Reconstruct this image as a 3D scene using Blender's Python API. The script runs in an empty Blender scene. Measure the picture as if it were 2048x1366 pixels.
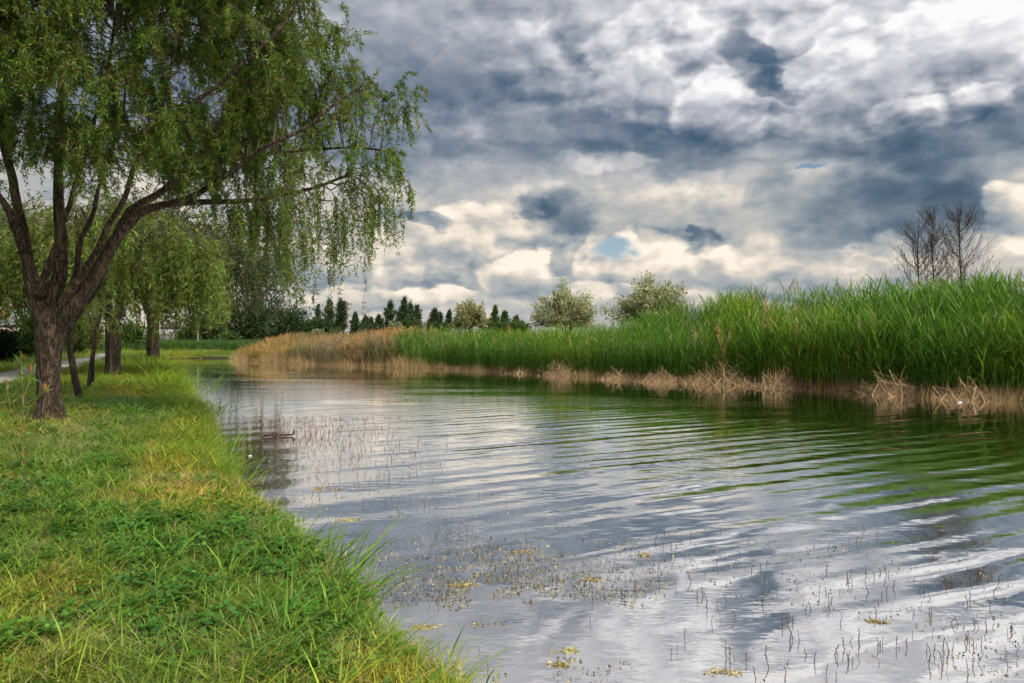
import bpy, math, random
import numpy as np
from mathutils import Vector, noise as mnoise

# ------------------------------------------------------------------ camera
SC = bpy.context.scene
FPX, HX, HY, EYE = 1400.0, 1024.0, 668.0, 2.1      # focal length and horizon of the photograph (2048 px wide), eye height over the water
cam_data = bpy.data.cameras.new('camera')
cam_data.sensor_fit = 'HORIZONTAL'
cam_data.sensor_width = 36.0
cam_data.lens = 36.0 * FPX / 2048.0
cam_data.shift_y = -(683.0 - HY) / 2048.0
cam_data.clip_start = 0.05
cam_data.clip_end = 20000.0
cam = bpy.data.objects.new('camera', cam_data)
cam.location = (0, 0, EYE)
cam.rotation_euler = (math.radians(90), 0, 0)
SC.collection.objects.link(cam)
SC.camera = cam

# ------------------------------------------------------------------ light
SUN_EL, SUN_AZ = math.radians(42), math.radians(132)   # azimuth from +Y towards +X: high, from behind on the right
sun_data = bpy.data.lights.new('sun', 'SUN')
sun_data.energy = 5.0
sun_data.angle = math.radians(14)
sun_data.color = (1.0, 0.94, 0.82)
sun = bpy.data.objects.new('sun', sun_data)
sdir = Vector((math.cos(SUN_EL) * math.sin(SUN_AZ), math.cos(SUN_EL) * math.cos(SUN_AZ), math.sin(SUN_EL)))
sun.rotation_euler = sdir.to_track_quat('Z', 'Y').to_euler()
sun.location = sdir * 60
SC.collection.objects.link(sun)

SC.view_settings.view_transform = 'Standard'
SC.view_settings.look = 'None'
SC.view_settings.exposure = 0.22
SC.view_settings.gamma = 1.0
SC.view_settings.use_curve_mapping = False
SC.cycles.use_denoising = True
SC.cycles.max_bounces = 8
SC.cycles.diffuse_bounces = 3
SC.cycles.glossy_bounces = 3
SC.cycles.transmission_bounces = 4
SC.cycles.transparent_max_bounces = 8
SC.cycles.use_adaptive_sampling = True
SC.cycles.adaptive_threshold = 0.03

# ------------------------------------------------------------------ sky: clear sky behind broken cumulus under a grey deck
world = bpy.data.worlds.new('World')
SC.world = world
world.use_nodes = True
WT = world.node_tree
WT.nodes.clear()

class NT:
    """short hand for building node trees"""
    def __init__(self, tree):
        self.t = tree
    def n(self, kind, **kw):
        nd = self.t.nodes.new(kind)
        for k, v in kw.items():
            setattr(nd, k, v)
        return nd
    def put(self, sock, v):
        if isinstance(v, bpy.types.NodeSocket):
            self.t.links.new(v, sock)
        elif v is not None:
            sock.default_value = v
    def math(self, op, a, b=None, c=None, clamp=False):
        nd = self.n('ShaderNodeMath', operation=op, use_clamp=clamp)
        self.put(nd.inputs[0], a)
        if b is not None: self.put(nd.inputs[1], b)
        if c is not None: self.put(nd.inputs[2], c)
        return nd.outputs[0]
    def vec(self, op, a, b=None, scale=None, out=0):
        nd = self.n('ShaderNodeVectorMath', operation=op)
        self.put(nd.inputs[0], a)
        if b is not None: self.put(nd.inputs[1], b)
        if scale is not None: self.put(nd.inputs['Scale'], scale)
        return nd.outputs[out]
    def xyz(self, x, y, z=0.0):
        nd = self.n('ShaderNodeCombineXYZ')
        self.put(nd.inputs[0], x); self.put(nd.inputs[1], y); self.put(nd.inputs[2], z)
        return nd.outputs[0]
    def sep(self, v):
        nd = self.n('ShaderNodeSeparateXYZ')
        self.put(nd.inputs[0], v)
        return nd.outputs
    def noise(self, v, scale, detail=4.0, rough=0.5, color=False, lac=2.0, dist=0.0, dim='3D'):
        nd = self.n('ShaderNodeTexNoise', noise_dimensions=dim)
        self.put(nd.inputs['Vector'], v)
        self.put(nd.inputs['Scale'], scale); self.put(nd.inputs['Detail'], detail)
        self.put(nd.inputs['Roughness'], rough); self.put(nd.inputs['Lacunarity'], lac)
        self.put(nd.inputs['Distortion'], dist)
        return nd.outputs['Color' if color else 0]
    def smooth(self, v, a, b, lo=0.0, hi=1.0, kind='SMOOTHSTEP'):
        nd = self.n('ShaderNodeMapRange', interpolation_type=kind, clamp=True)
        self.put(nd.inputs[0], v)
        for i, q in ((1, a), (2, b), (3, lo), (4, hi)): self.put(nd.inputs[i], q)
        return nd.outputs[0]
    def mix(self, f, a, b, blend='MIX'):
        nd = self.n('ShaderNodeMix', data_type='RGBA', blend_type=blend, clamp_factor=True)
        self.put(nd.inputs[0], f)
        self.put(nd.inputs[6], a if isinstance(a, bpy.types.NodeSocket) else tuple(a) + (1.0,) * (4 - len(a)))
        self.put(nd.inputs[7], b if isinstance(b, bpy.types.NodeSocket) else tuple(b) + (1.0,) * (4 - len(b)))
        return nd.outputs[2]
    def ramp(self, f, stops, mode='LINEAR'):
        nd = self.n('ShaderNodeValToRGB')
        cr = nd.color_ramp
        cr.interpolation = mode
        while len(cr.elements) < len(stops): cr.elements.new(0.5)
        for e, (p, c) in zip(cr.elements, stops):
            e.position = p
            e.color = tuple(c) + (1.0,) * (4 - len(c))
        self.put(nd.inputs[0], f)
        return nd.outputs[0]

def lin(r, g, b):
    f = lambda u: u / 12.92 if u <= 0.04045 else ((u + 0.055) / 1.055) ** 2.4
    return (f(r / 255), f(g / 255), f(b / 255))
def build_sky():
    N = NT(WT)
    tc = N.n('ShaderNodeTexCoord')
    d = N.vec('NORMALIZE', tc.outputs['Generated'])
    x, y, z = N.sep(d)
    z = N.math('ABSOLUTE', z)
    el = N.math('ARCSINE', z)
    az = N.math('ARCTAN2', x, y)
    # cloud space: plane coordinates around the view's heading, finer towards the horizon as far clouds are
    k = N.math('ADD', y, 1.0)
    k = N.math('MAXIMUM', k, 0.02)
    u = N.math('DIVIDE', x, k); v = N.math('DIVIDE', z, k)
    per = N.math('DIVIDE', 1.0, N.math('ADD', v, 0.30))
    pc = N.xyz(N.math('MULTIPLY', u, per), N.math('MULTIPLY', per, -0.85), 0.0)
    st = N.xyz(u, N.math('MULTIPLY', v, 1.6), 0.0)
    w1 = N.vec('SUBTRACT', N.noise(st, 7.0, 2.0, 0.5, True, dim='2D'), (0.5, 0.5, 0.5))
    w2 = N.vec('SUBTRACT', N.noise(st, 24.0, 5.0, 0.55, True, dim='2D'), (0.5, 0.5, 0.5))
    wv = N.vec('ADD', N.vec('MULTIPLY', w1, (0.10, 0.045, 0.0)), N.vec('MULTIPLY', w2, (0.075, 0.055, 0.0)))
    ae = N.vec('ADD', N.xyz(az, el, 0.0), wv)
    # billow relief: cauliflower heads lit from above on the right
    def billow(v, s, det, rough):
        vo = N.n('ShaderNodeTexVoronoi', feature='F1', voronoi_dimensions='2D', normalize=True)
        N.put(vo.inputs['Vector'], v); vo.inputs['Scale'].default_value = s
        vo.inputs['Detail'].default_value = det; vo.inputs['Roughness'].default_value = rough
        return N.math('MULTIPLY', vo.outputs['Distance'], vo.outputs['Distance'])
    warpc = N.vec('ADD', st, N.vec('SCALE', w2, scale=0.014))
    heads = billow(warpc, 17.0, 3.0, 0.58)
    relief = N.math('SUBTRACT', billow(N.vec('ADD', warpc, (0.005, 0.013, 0.0)), 17.0, 3.0, 0.58), heads)
    puff = N.math('MULTIPLY_ADD', heads, 0.9, -0.25)
    def blob(px, py, rx, ry, soft, tilt=0.0, local=False):
        dx = (px - HX) / FPX
        a = math.atan(dx); e = math.atan((HY - py) / FPX * math.cos(a))
        k = math.cos(a)
        q = N.vec('SUBTRACT', ae, (a, e, 0.0))
        if tilt:
            r = N.n('ShaderNodeVectorRotate', rotation_type='Z_AXIS')
            N.put(r.inputs['Vector'], q); N.put(r.inputs['Angle'], -math.radians(tilt))
            q = r.outputs[0]
        q = N.vec('MULTIPLY', q, (FPX / rx / (k * k), FPX / ry / k, 0.0))
        r = N.math('ADD', N.vec('LENGTH', q, out=1), puff)
        m = N.smooth(r, 1.0 + soft, 1.0 - soft)
        return (m, q) if local else m
    n_big = N.math('SUBTRACT', N.noise(pc, 2.6, 6.0, 0.56, dim='2D'), 0.5)
    n_fine = N.math('SUBTRACT', N.noise(N.vec('MULTIPLY', pc, (0.8, 1.2, 0)), 9.0, 4.0, 0.55, dim='2D'), 0.5)
    lowmask = N.smooth(el, 0.26, 0.17)
    # brightness field: bright far cumulus low down, a dark base band, a lighter deck higher up and overhead
    right = N.smooth(az, -0.05, 0.35)
    F = N.smooth(el, 0.205, 0.255, 0.65, 0.41)
    deck = N.math('MULTIPLY', N.smooth(el, 0.30, 0.42), N.math('MULTIPLY_ADD', right, 0.26, 0.12))
    F = N.math('ADD', F, deck)
    F = N.math('ADD', F, N.smooth(el, 0.12, 0.0, 0.0, 0.05))
    F = N.math('ADD', F, N.smooth(el, 0.40, 0.60, 0.0, 0.32))
    def add(w, m):
        nonlocal F
        F = N.math('MULTIPLY_ADD', m, w, F)
    add(0.55, n_big)
    for px, py, rx, ry, soft, base, top in SKY_CUMULUS:
        m, q = blob(px, py, rx, ry, soft * 0.7, 0.0, True)
        t = N.smooth(N.sep(q)[1], -0.9, 0.8, base, top, 'LINEAR')
        t = N.math('MULTIPLY_ADD', relief, 1.1, t)
        mx = N.n('ShaderNodeMix', data_type='FLOAT'); N.put(mx.inputs[0], m); N.put(mx.inputs[2], F); N.put(mx.inputs[3], t)
        F = mx.outputs[0]
    for px, py, rx, ry, soft, tilt, w in SKY_BLOBS:
        add(w, blob(px, py, rx, ry, soft, tilt))
    add(0.13, n_fine)
    add(1.25, relief)
    cold = N.ramp(F, [(0.0, lin(66, 93, 116)), (0.18, lin(90, 110, 132)), (0.36, lin(124, 135, 152)), (0.52, lin(158, 163, 174)),
                      (0.70, lin(195, 196, 204)), (0.86, lin(226, 226, 230)), (1.0, lin(250, 249, 249))])
    warm = N.ramp(F, [(0.0, lin(74, 94, 114)), (0.18, lin(96, 114, 132)), (0.36, lin(134, 146, 156)), (0.52, lin(164, 170, 174)),
                      (0.68, lin(192, 190, 186)), (0.84, lin(230, 219, 204)), (1.0, lin(255, 243, 226))])
    cloud = N.mix(N.smooth(el, 0.30, 0.16), cold, warm)
    # towards the zenith the deck is thin and brighter
    cloud = N.mix(N.smooth(el, 0.5, 1.0), cloud, N.vec('SCALE', cloud, scale=1.35))
    sky = N.n('ShaderNodeTexSky', sky_type='NISHITA', sun_disc=False)
    sky.sun_elevation = SUN_EL
    sky.sun_rotation = SUN_AZ
    clear = N.vec('SCALE', sky.outputs[0], scale=SKY_STRENGTH)
    gaps = None
    for px, py, rx, ry in SKY_GAPS:
        b = blob(px, py, rx, ry, 0.5)
        gaps = b if gaps is None else N.math('MAXIMUM', gaps, b)
    col = N.mix(gaps, cloud, clear)
    bg = N.n('ShaderNodeBackground')
    bg.inputs['Strength'].default_value = SKY_STRENGTH
    N.put(bg.inputs['Color'], N.vec('SCALE', col, scale=0.88 / SKY_STRENGTH))
    out = N.n('ShaderNodeOutputWorld')
    WT.links.new(bg.outputs[0], out.inputs[0])
    world.cycles.sampling_method = 'NONE'      # an even grey sky needs no importance map

SKY_STRENGTH = 0.1
# heaped clouds: px, py, rx, ry, edge softness, brightness of the base and of the head
SKY_CUMULUS = [
    (1130, 140, 130, 80, 0.2, 0.36, 0.62), (1330, 140, 170, 100, 0.13, 0.44, 0.86), (1490, 200, 160, 70, 0.13, 0.44, 0.92), (1720, 165, 190, 95, 0.15, 0.46, 0.86),
    (1570, 40, 90, 70, 0.14, 0.58, 0.90), (1880, 130, 150, 90, 0.5, 0.55, 0.80), (2020, 55, 160, 95, 0.30, 0.62, 0.97), (1900, 220, 130, 40, 0.15, 0.42, 0.80),
    (700, 520, 150, 60, 0.4, 0.48, 0.84), (960, 480, 120, 55, 0.30, 0.50, 0.97), (930, 545, 110, 34, 0.25, 0.40, 0.74), (1060, 555, 70, 40, 0.22, 0.54, 0.96),
    (1130, 515, 48, 34, 0.22, 0.44, 0.62), (1178, 505, 26, 44, 0.25, 0.62, 0.96), (1300, 515, 105, 62, 0.20, 0.56, 1.04), (1480, 525, 130, 44, 0.30, 0.52, 0.90),
    (1600, 565, 80, 38, 0.25, 0.44, 0.74), (1745, 530, 66, 42, 0.22, 0.58, 0.98), (2044, 430, 70, 56, 0.22, 0.78, 1.02), (820, 560, 70, 30, 0.3, 0.46, 0.8), (1230, 600, 120, 26, 0.3, 0.5, 0.86), (1400, 610, 90, 22, 0.3, 0.48, 0.8), (880, 600, 90, 20, 0.35, 0.58, 0.92), (690, 600, 120, 22, 0.35, 0.52, 0.82),
]
# px, py, rx, ry, softness, tilt, weight (darker < 0 < brighter)
SKY_BLOBS = [
    (1290, 290, 180, 46, 0.45, -6, -0.20), (1910, 300, 300, 40, 0.7, 0, -0.26), (1600, 275, 420, 22, 0.8, 0, -0.10), (900, 305, 260, 50, 0.8, 0, -0.04),
    (1740, 440, 165, 60, 0.35, -8, -0.30), (1860, 365, 160, 50, 0.6, 0, -0.16), (1960, 420, 75, 44, 0.4, 0, -0.22), (1800, 400, 200, 90, 0.6, 0, -0.12),
    (1108, 430, 60, 34, 0.45, -12, -0.44), (1050, 412, 24, 16, 0.45, 0, -0.22), (868, 446, 46, 14, 0.3, -8, -0.40), (800, 443, 28, 9, 0.35, 0, -0.28),
    (1522, 392, 34, 40, 0.6, 0, -0.24), (1320, 455, 48, 12, 0.4, 0, -0.26), (1412, 472, 48, 16, 0.35, 0, -0.36),
    (880, 160, 200, 110, 0.7, 0, -0.04), (1525, 118, 80, 26, 0.35, -30, -0.36), (1590, 165, 50, 18, 0.35, -15, -0.30),
    (830, 225, 80, 20, 0.5, 0, 0.12), (1010, 268, 120, 16, 0.5, 0, 0.10), (1200, 325, 90, 12, 0.5, 0, 0.24), (1570, 302, 80, 16, 0.5, 0, 0.14), (1500, 360, 200, 16, 0.6, 0, 0.12),
]
SKY_GAPS = [(1218, 487, 34, 15), (1600, 352, 24, 5)]
build_sky()
# ------------------------------------------------------------------ helpers
rng = np.random.default_rng(7)
COL = SC.collection

def at(px, py, Y):
    """the point seen at photograph pixel (px, py) at distance Y"""
    return np.array(((px - HX) / FPX * Y, Y, EYE + (HY - py) / FPX * Y))

def on_plane(px, py, z=0.0):
    Y = FPX * (EYE - z) / (py - HY)
    return np.array(((px - HX) / FPX * Y, Y, z))

def tag(o, label=None, cat=None, group=None, kind=None):
    if label: o['label'] = label
    if cat: o['category'] = cat
    if group: o['group'] = group
    if kind: o['kind'] = kind
    return o

def empty(name, loc):
    o = bpy.data.objects.new(name, None)
    o.empty_display_size = 0.2
    o.location = tuple(float(v) for v in loc)
    COL.objects.link(o)
    return o

class Geo:
    """collects vertices, faces and per-vertex tints; build() makes one mesh object"""
    def __init__(self):
        self.v, self.f, self.c, self.n = [], [], [], 0
    def add(self, v, f, c=None):
        v = np.asarray(v, float).reshape(-1, 3)
        f = np.asarray(f, int)
        self.v.append(v)
        self.f.append((f + self.n))
        if c is None: c = (0.5, 0.5, 0.5)
        c = np.asarray(c, float)
        if c.ndim == 1: c = np.tile(c, (len(v), 1))
        self.c.append(c)
        self.n += len(v)
        return self
    def mesh(self, name, mat, smooth=False):
        me = bpy.data.meshes.new(name)
        v = np.concatenate(self.v); c = np.concatenate(self.c)
        me.vertices.add(len(v)); me.vertices.foreach_set('co', v.astype(np.float32).ravel())
        tot = np.concatenate([np.full(len(f), f.shape[1]) for f in self.f])
        idx = np.concatenate([f.ravel() for f in self.f])
        me.loops.add(len(idx)); me.loops.foreach_set('vertex_index', idx.astype(np.int32))
        me.polygons.add(len(tot))
        st = np.concatenate(([0], np.cumsum(tot)[:-1]))
        me.polygons.foreach_set('loop_start', st.astype(np.int32))
        if smooth: me.polygons.foreach_set('use_smooth', np.ones(len(tot), bool))
        at_ = me.attributes.new('tint', 'FLOAT_COLOR', 'POINT')
        at_.data.foreach_set('color', np.c_[c, np.ones(len(c))].astype(np.float32).ravel())
        me.update(calc_edges=True)
        me.validate()
        if mat: me.materials.append(mat)
        return me
    def build(self, name, mat, parent=None, smooth=False, link=True):
        o = bpy.data.objects.new(name, self.mesh(name, mat, smooth))
        if link: COL.objects.link(o)
        if parent: o.parent = parent
        if name in FINE: o['kind'] = 'stuff'
        return o

FINE = {'crown', 'branches', 'twigs', 'leaves', 'blades', 'stems', 'fallen_stems', 'upright_stems', 'shoot_tip'}

def tube(geo, pts, rad, sides=6, c=(0.5, 0.5, 0.5), cap=True, ripple=0.0, seed=0):
    pts = np.asarray(pts, float); n = len(pts)
    rad = np.broadcast_to(np.asarray(rad, float), (n,))
    t = np.gradient(pts, axis=0); t /= np.linalg.norm(t, axis=1)[:, None] + 1e-9
    ref = np.array((0.31, 0.95, 0.05))
    u = np.cross(t, ref); u /= np.linalg.norm(u, axis=1)[:, None] + 1e-9
    w = np.cross(t, u)
    a = np.linspace(0, 2 * np.pi, sides, endpoint=False)
    r = rad[:, None] * np.ones(sides)[None]
    if ripple:
        g = np.random.default_rng(seed)
        ph = g.uniform(0, 6.28, 4)
        s = np.arange(n)[:, None] / n
        r = r * (1 + ripple * (np.sin(3 * a + ph[0] + 2 * s) * 0.6 + np.sin(5 * a + ph[1] - 3 * s) * 0.4 + np.sin(9 * a + ph[2] + 4 * s) * 0.3)
                 + ripple * 0.6 * g.normal(size=(n, sides)))
    v = pts[:, None] + r[..., None] * (np.cos(a)[None, :, None] * u[:, None] + np.sin(a)[None, :, None] * w[:, None])
    i = np.arange(n - 1)[:, None] * sides; j = np.arange(sides)[None]; k = (j + 1) % sides
    f = np.stack((i + j, i + k, i + sides + k, i + sides + j), -1).reshape(-1, 4)
    geo.add(v, f, c)
    if cap:
        geo.add(np.vstack((v[-1], pts[-1] + t[-1] * rad[-1])), [(q, (q + 1) % sides, sides) for q in range(sides)], c)
    return geo

def tubes(geo, P, rad, sides=3, c=(0.3, 0.25, 0.2)):
    """many thin tubes at once: P (n, m, 3)"""
    P = np.asarray(P, float); n, m = P.shape[:2]
    rad = np.broadcast_to(np.asarray(rad, float), (n, m))
    a = np.linspace(0, 2 * np.pi, sides, endpoint=False)
    t = np.gradient(P, axis=1); t /= np.linalg.norm(t, axis=2)[..., None] + 1e-9
    u = np.cross(t, np.array((0.6, 0.77, 0.2))); u /= np.linalg.norm(u, axis=2)[..., None] + 1e-9
    w = np.cross(t, u)
    v = P[:, :, None] + rad[..., None, None] * (np.cos(a)[:, None] * u[:, :, None] + np.sin(a)[:, None] * w[:, :, None])
    b = (np.arange(n)[:, None, None] * m + np.arange(m - 1)[None, :, None]) * sides
    j = np.arange(sides)[None, None]; k = (j + 1) % sides
    f = np.stack((b + j, b + k, b + sides + k, b + sides + j), -1).reshape(-1, 4)
    cc = np.asarray(c, float)
    if cc.ndim == 2: cc = np.repeat(cc, m * sides, 0)
    geo.add(v, f, cc)

def unit(v):
    return v / (np.linalg.norm(v, axis=-1)[..., None] + 1e-9)

def leaves(geo, base, dirn, length, width, c, curl=0.25, g=rng):
    """one folded, curled leaf (two triangles) per base point"""
    n = len(base)
    dirn = unit(dirn)
    side = unit(np.cross(dirn, unit(g.normal(size=(n, 3)))))
    nor = np.cross(side, dirn)
    L = np.broadcast_to(np.asarray(length, float), (n,))[:, None]
    W = np.broadcast_to(np.asarray(width, float), (n,))[:, None]
    mid = base + dirn * L * 0.42 + nor * L * curl * 0.5
    tip = base + dirn * L - nor * L * curl * g.uniform(-0.2, 0.9, (n, 1))
    v = np.stack((base, mid + side * W * 0.5, tip, mid - side * W * 0.5), 1)
    f = np.arange(n)[:, None] * 4 + np.array((0, 1, 2, 3))
    geo.add(v.reshape(-1, 3), f, np.repeat(c, 4, 0))

def jitter_col(base, n, val=0.25, hue=0.12, g=rng):
    """n tints around a base colour"""
    base = np.asarray(base, float)
    k = np.exp(g.normal(0, val, (n, 1)))
    c = base[None] * k
    c[:, 0] *= np.exp(g.normal(0, hue, n)); c[:, 2] *= np.exp(g.normal(0, hue, n))
    return np.clip(c, 0, 1)

def spline(pts, n):
    """smooth curve through points"""
    pts = np.asarray(pts, float)
    m = len(pts)
    if m == 2: return pts[0] + (pts[1] - pts[0]) * np.linspace(0, 1, n)[:, None]
    p = np.vstack((2 * pts[0] - pts[1], pts, 2 * pts[-1] - pts[-2]))
    t = np.linspace(0, m - 1 - 1e-6, n); i = t.astype(int); t = (t - i)[:, None]
    a, b, c, d = p[i], p[i + 1], p[i + 2], p[i + 3]
    return 0.5 * (2 * b + (c - a) * t + (2 * a - 5 * b + 4 * c - d) * t ** 2 + (3 * b - a - 3 * c + d) * t ** 3)

def vnoise(x, y, s, seed=0.0):
    """smooth value noise for arrays, about -1..1"""
    x = np.asarray(x) * s + seed * 17.3; y = np.asarray(y) * s + seed * 9.7
    xi = np.floor(x).astype(np.int64); yi = np.floor(y).astype(np.int64)
    fx = x - xi; fy = y - yi
    fx = fx * fx * (3 - 2 * fx); fy = fy * fy * (3 - 2 * fy)
    def h(a, b):
        q = (a * 374761393 + b * 668265263) & 0xffffffff
        q = ((q ^ (q >> 13)) * 1274126177) & 0xffffffff
        return ((q ^ (q >> 16)) & 0xffff) / 32767.5 - 1
    return (h(xi, yi) * (1 - fx) + h(xi + 1, yi) * fx) * (1 - fy) + (h(xi, yi + 1) * (1 - fx) + h(xi + 1, yi + 1) * fx) * fy

def sstep(a, b, x):
    t = np.clip((np.asarray(x, float) - a) / (b - a), 0, 1)
    return t * t * (3 - 2 * t)

# ------------------------------------------------------------------ materials
def material(name):
    m = bpy.data.materials.new(name)
    m.use_nodes = True
    m.node_tree.nodes.clear()
    N = NT(m.node_tree)
    out = N.n('ShaderNodeOutputMaterial')
    return m, N, out

def plain(name, col, rough=0.7, metal=0.0, vary=0.25, scale=6.0, bump=0.0):
    m, N, out = material(name)
    b = N.n('ShaderNodeBsdfPrincipled')
    tc = N.n('ShaderNodeTexCoord')
    nz = N.noise(tc.outputs['Object'], scale, 5.0, 0.6)
    N.put(b.inputs['Base Color'], N.mix(N.smooth(nz, 0.3, 0.7), tuple(v * (1 - vary) for v in col), tuple(min(1, v * (1 + vary)) for v in col)))
    b.inputs['Roughness'].default_value = rough
    b.inputs['Metallic'].default_value = metal
    if bump:
        bp = N.n('ShaderNodeBump'); bp.inputs['Distance'].default_value = bump
        N.put(bp.inputs['Height'], nz); N.put(b.inputs['Normal'], bp.outputs[0])
    m.node_tree.links.new(b.outputs[0], out.inputs[0])
    return m

def leaf_material(name, trans=0.35, rough=0.5, instanced=False, gain=1.0, spec=0.3):
    m, N, out = material(name)
    a = N.n('ShaderNodeAttribute', attribute_name='tint')
    col = a.outputs['Color']
    if instanced:
        ai = N.n('ShaderNodeAttribute', attribute_name='itint', attribute_type='INSTANCER')
        col = N.mix(1.0, col, ai.outputs['Color'], 'MULTIPLY')
    if gain != 1.0: col = N.vec('SCALE', col, scale=gain)
    b = N.n('ShaderNodeBsdfPrincipled')
    N.put(b.inputs['Base Color'], col)
    b.inputs['Roughness'].default_value = rough
    b.inputs['Specular IOR Level'].default_value = spec
    t = N.n('ShaderNodeBsdfTranslucent')
    N.put(t.inputs['Color'], N.mix(1.0, col, (1.25, 1.3, 0.7), 'MULTIPLY'))
    mx = N.n('ShaderNodeMixShader'); mx.inputs[0].default_value = trans
    m.node_tree.links.new(b.outputs[0], mx.inputs[1]); m.node_tree.links.new(t.outputs[0], mx.inputs[2])
    m.node_tree.links.new(mx.outputs[0], out.inputs[0])
    return m

def bark_material(name, dark, light, scale=1.0):
    m, N, out = material(name)
    tc = N.n('ShaderNodeTexCoord')
    p = tc.outputs['Object']
    wob = N.vec('ADD', p, N.vec('SCALE', N.vec('SUBTRACT', N.noise(p, 5.0 * scale, 3.0, 0.5, True), (0.5, 0.5, 0.5)), scale=0.13))
    st = N.vec('MULTIPLY', wob, (1.0, 1.0, 0.11))
    fur = N.math('ABSOLUTE', N.math('SUBTRACT', N.noise(st, 17.0 * scale, 3.0, 0.55), 0.5))
    ridge = N.smooth(fur, 0.0, 0.11)
    nz = N.noise(st, 40.0 * scale, 5.0, 0.65)
    h = N.math('ADD', N.math('MULTIPLY', ridge, 0.75), N.math('MULTIPLY', nz, 0.5))
    col = N.mix(N.smooth(h, 0.25, 1.1), dark, light)
    col = N.mix(N.smooth(N.noise(p, 2.3 * scale, 4.0, 0.6), 0.52, 0.68), col, N.mix(0.5, col, (0.13, 0.085, 0.05)))
    moss = N.smooth(N.noise(p, 1.7, 4.0, 0.6), 0.56, 0.7)
    col = N.mix(N.math('MULTIPLY', moss, 0.35), col, (0.07, 0.085, 0.03))
    b = N.n('ShaderNodeBsdfPrincipled'); b.inputs['Roughness'].default_value = 0.9; b.inputs['Specular IOR Level'].default_value = 0.2
    N.put(b.inputs['Base Color'], col)
    bp = N.n('ShaderNodeBump'); bp.inputs['Distance'].default_value = 0.035; bp.inputs['Strength'].default_value = 0.9
    N.put(bp.inputs['Height'], h); N.put(b.inputs['Normal'], bp.outputs[0])
    m.node_tree.links.new(b.outputs[0], out.inputs[0])
    return m

def tint_material(name, rough=0.8, spec=0.25):
    """takes its colour from the mesh's own tint, with a little grain"""
    m, N, out = material(name)
    a = N.n('ShaderNodeAttribute', attribute_name='tint')
    tc = N.n('ShaderNodeTexCoord')
    nz = N.noise(tc.outputs['Object'], 30.0, 3.0, 0.6)
    b = N.n('ShaderNodeBsdfPrincipled')
    N.put(b.inputs['Base Color'], N.vec('SCALE', a.outputs['Color'], scale=N.smooth(nz, 0.2, 0.8, 0.75, 1.25)))
    b.inputs['Roughness'].default_value = rough; b.inputs['Specular IOR Level'].default_value = spec
    m.node_tree.links.new(b.outputs[0], out.inputs[0])
    return m

M_LEAF = leaf_material('leaf', 0.38)
M_BLADE = leaf_material('blade', 0.40, 0.45, instanced=True)
M_STRAW = leaf_material('straw', 0.2, 0.8, spec=0.1)
M_BARK = bark_material('willow_bark', (0.022, 0.015, 0.010), (0.090, 0.064, 0.044))
M_BARK_FAR = bark_material('bark', (0.025, 0.018, 0.012), (0.09, 0.068, 0.05), 0.6)
M_TWIG = tint_material('twig')

# ------------------------------------------------------------------ stuff: tufts set out on points
def scatter(name, sources, pts, rotz, tilt, scale, idx, tint, label, cat):
    src = bpy.data.collections.new(name + '_kinds')
    for k, o in enumerate(sources):
        o.name = '%s_kind_%02d' % (name, k)
        src.objects.link(o)
    n = len(pts)
    me = bpy.data.meshes.new(name)
    me.vertices.add(n); me.vertices.foreach_set('co', np.asarray(pts, np.float32).ravel())
    def attr(nm, kind, dat, key):
        a = me.attributes.new(nm, kind, 'POINT'); a.data.foreach_set(key, dat)
    rot = np.zeros((n, 3), np.float32); rot[:, 2] = rotz; rot[:, 0] = tilt
    sc = np.asarray(scale, np.float32)
    if sc.ndim == 1: sc = np.repeat(sc[:, None], 3, 1)
    attr('rot', 'FLOAT_VECTOR', rot.ravel(), 'vector')
    attr('scl', 'FLOAT_VECTOR', sc.ravel(), 'vector')
    attr('idx', 'INT', np.asarray(idx, np.int32), 'value')
    attr('itint', 'FLOAT_COLOR', np.c_[tint, np.ones(n)].astype(np.float32).ravel(), 'color')
    o = bpy.data.objects.new(name, me)
    COL.objects.link(o)
    g = bpy.data.node_groups.new(name + '_scatter', 'GeometryNodeTree')
    g.interface.new_socket('Geometry', in_out='INPUT', socket_type='NodeSocketGeometry')
    g.interface.new_socket('Geometry', in_out='OUTPUT', socket_type='NodeSocketGeometry')
    gi = g.nodes.new('NodeGroupInput'); go = g.nodes.new('NodeGroupOutput')
    ci = g.nodes.new('GeometryNodeCollectionInfo'); ci.inputs['Collection'].default_value = src
    ci.inputs['Separate Children'].default_value = True; ci.inputs['Reset Children'].default_value = True
    ip = g.nodes.new('GeometryNodeInstanceOnPoints'); ip.inputs['Pick Instance'].default_value = True
    def named(nm, t):
        a = g.nodes.new('GeometryNodeInputNamedAttribute'); a.data_type = t; a.inputs['Name'].default_value = nm
        return [s for s in a.outputs if s.enabled][0]
    er = g.nodes.new('FunctionNodeEulerToRotation')
    g.links.new(named('rot', 'FLOAT_VECTOR'), er.inputs[0])
    g.links.new(gi.outputs[0], ip.inputs['Points'])
    g.links.new(ci.outputs[0], ip.inputs['Instance'])
    g.links.new(named('idx', 'INT'), ip.inputs['Instance Index'])
    g.links.new(er.outputs[0], ip.inputs['Rotation'])
    g.links.new(named('scl', 'FLOAT_VECTOR'), ip.inputs['Scale'])
    g.links.new(ip.outputs[0], go.inputs[0])
    md = o.modifiers.new('scatter', 'NODES'); md.node_group = g
    return tag(o, label, cat, kind='stuff')

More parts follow.
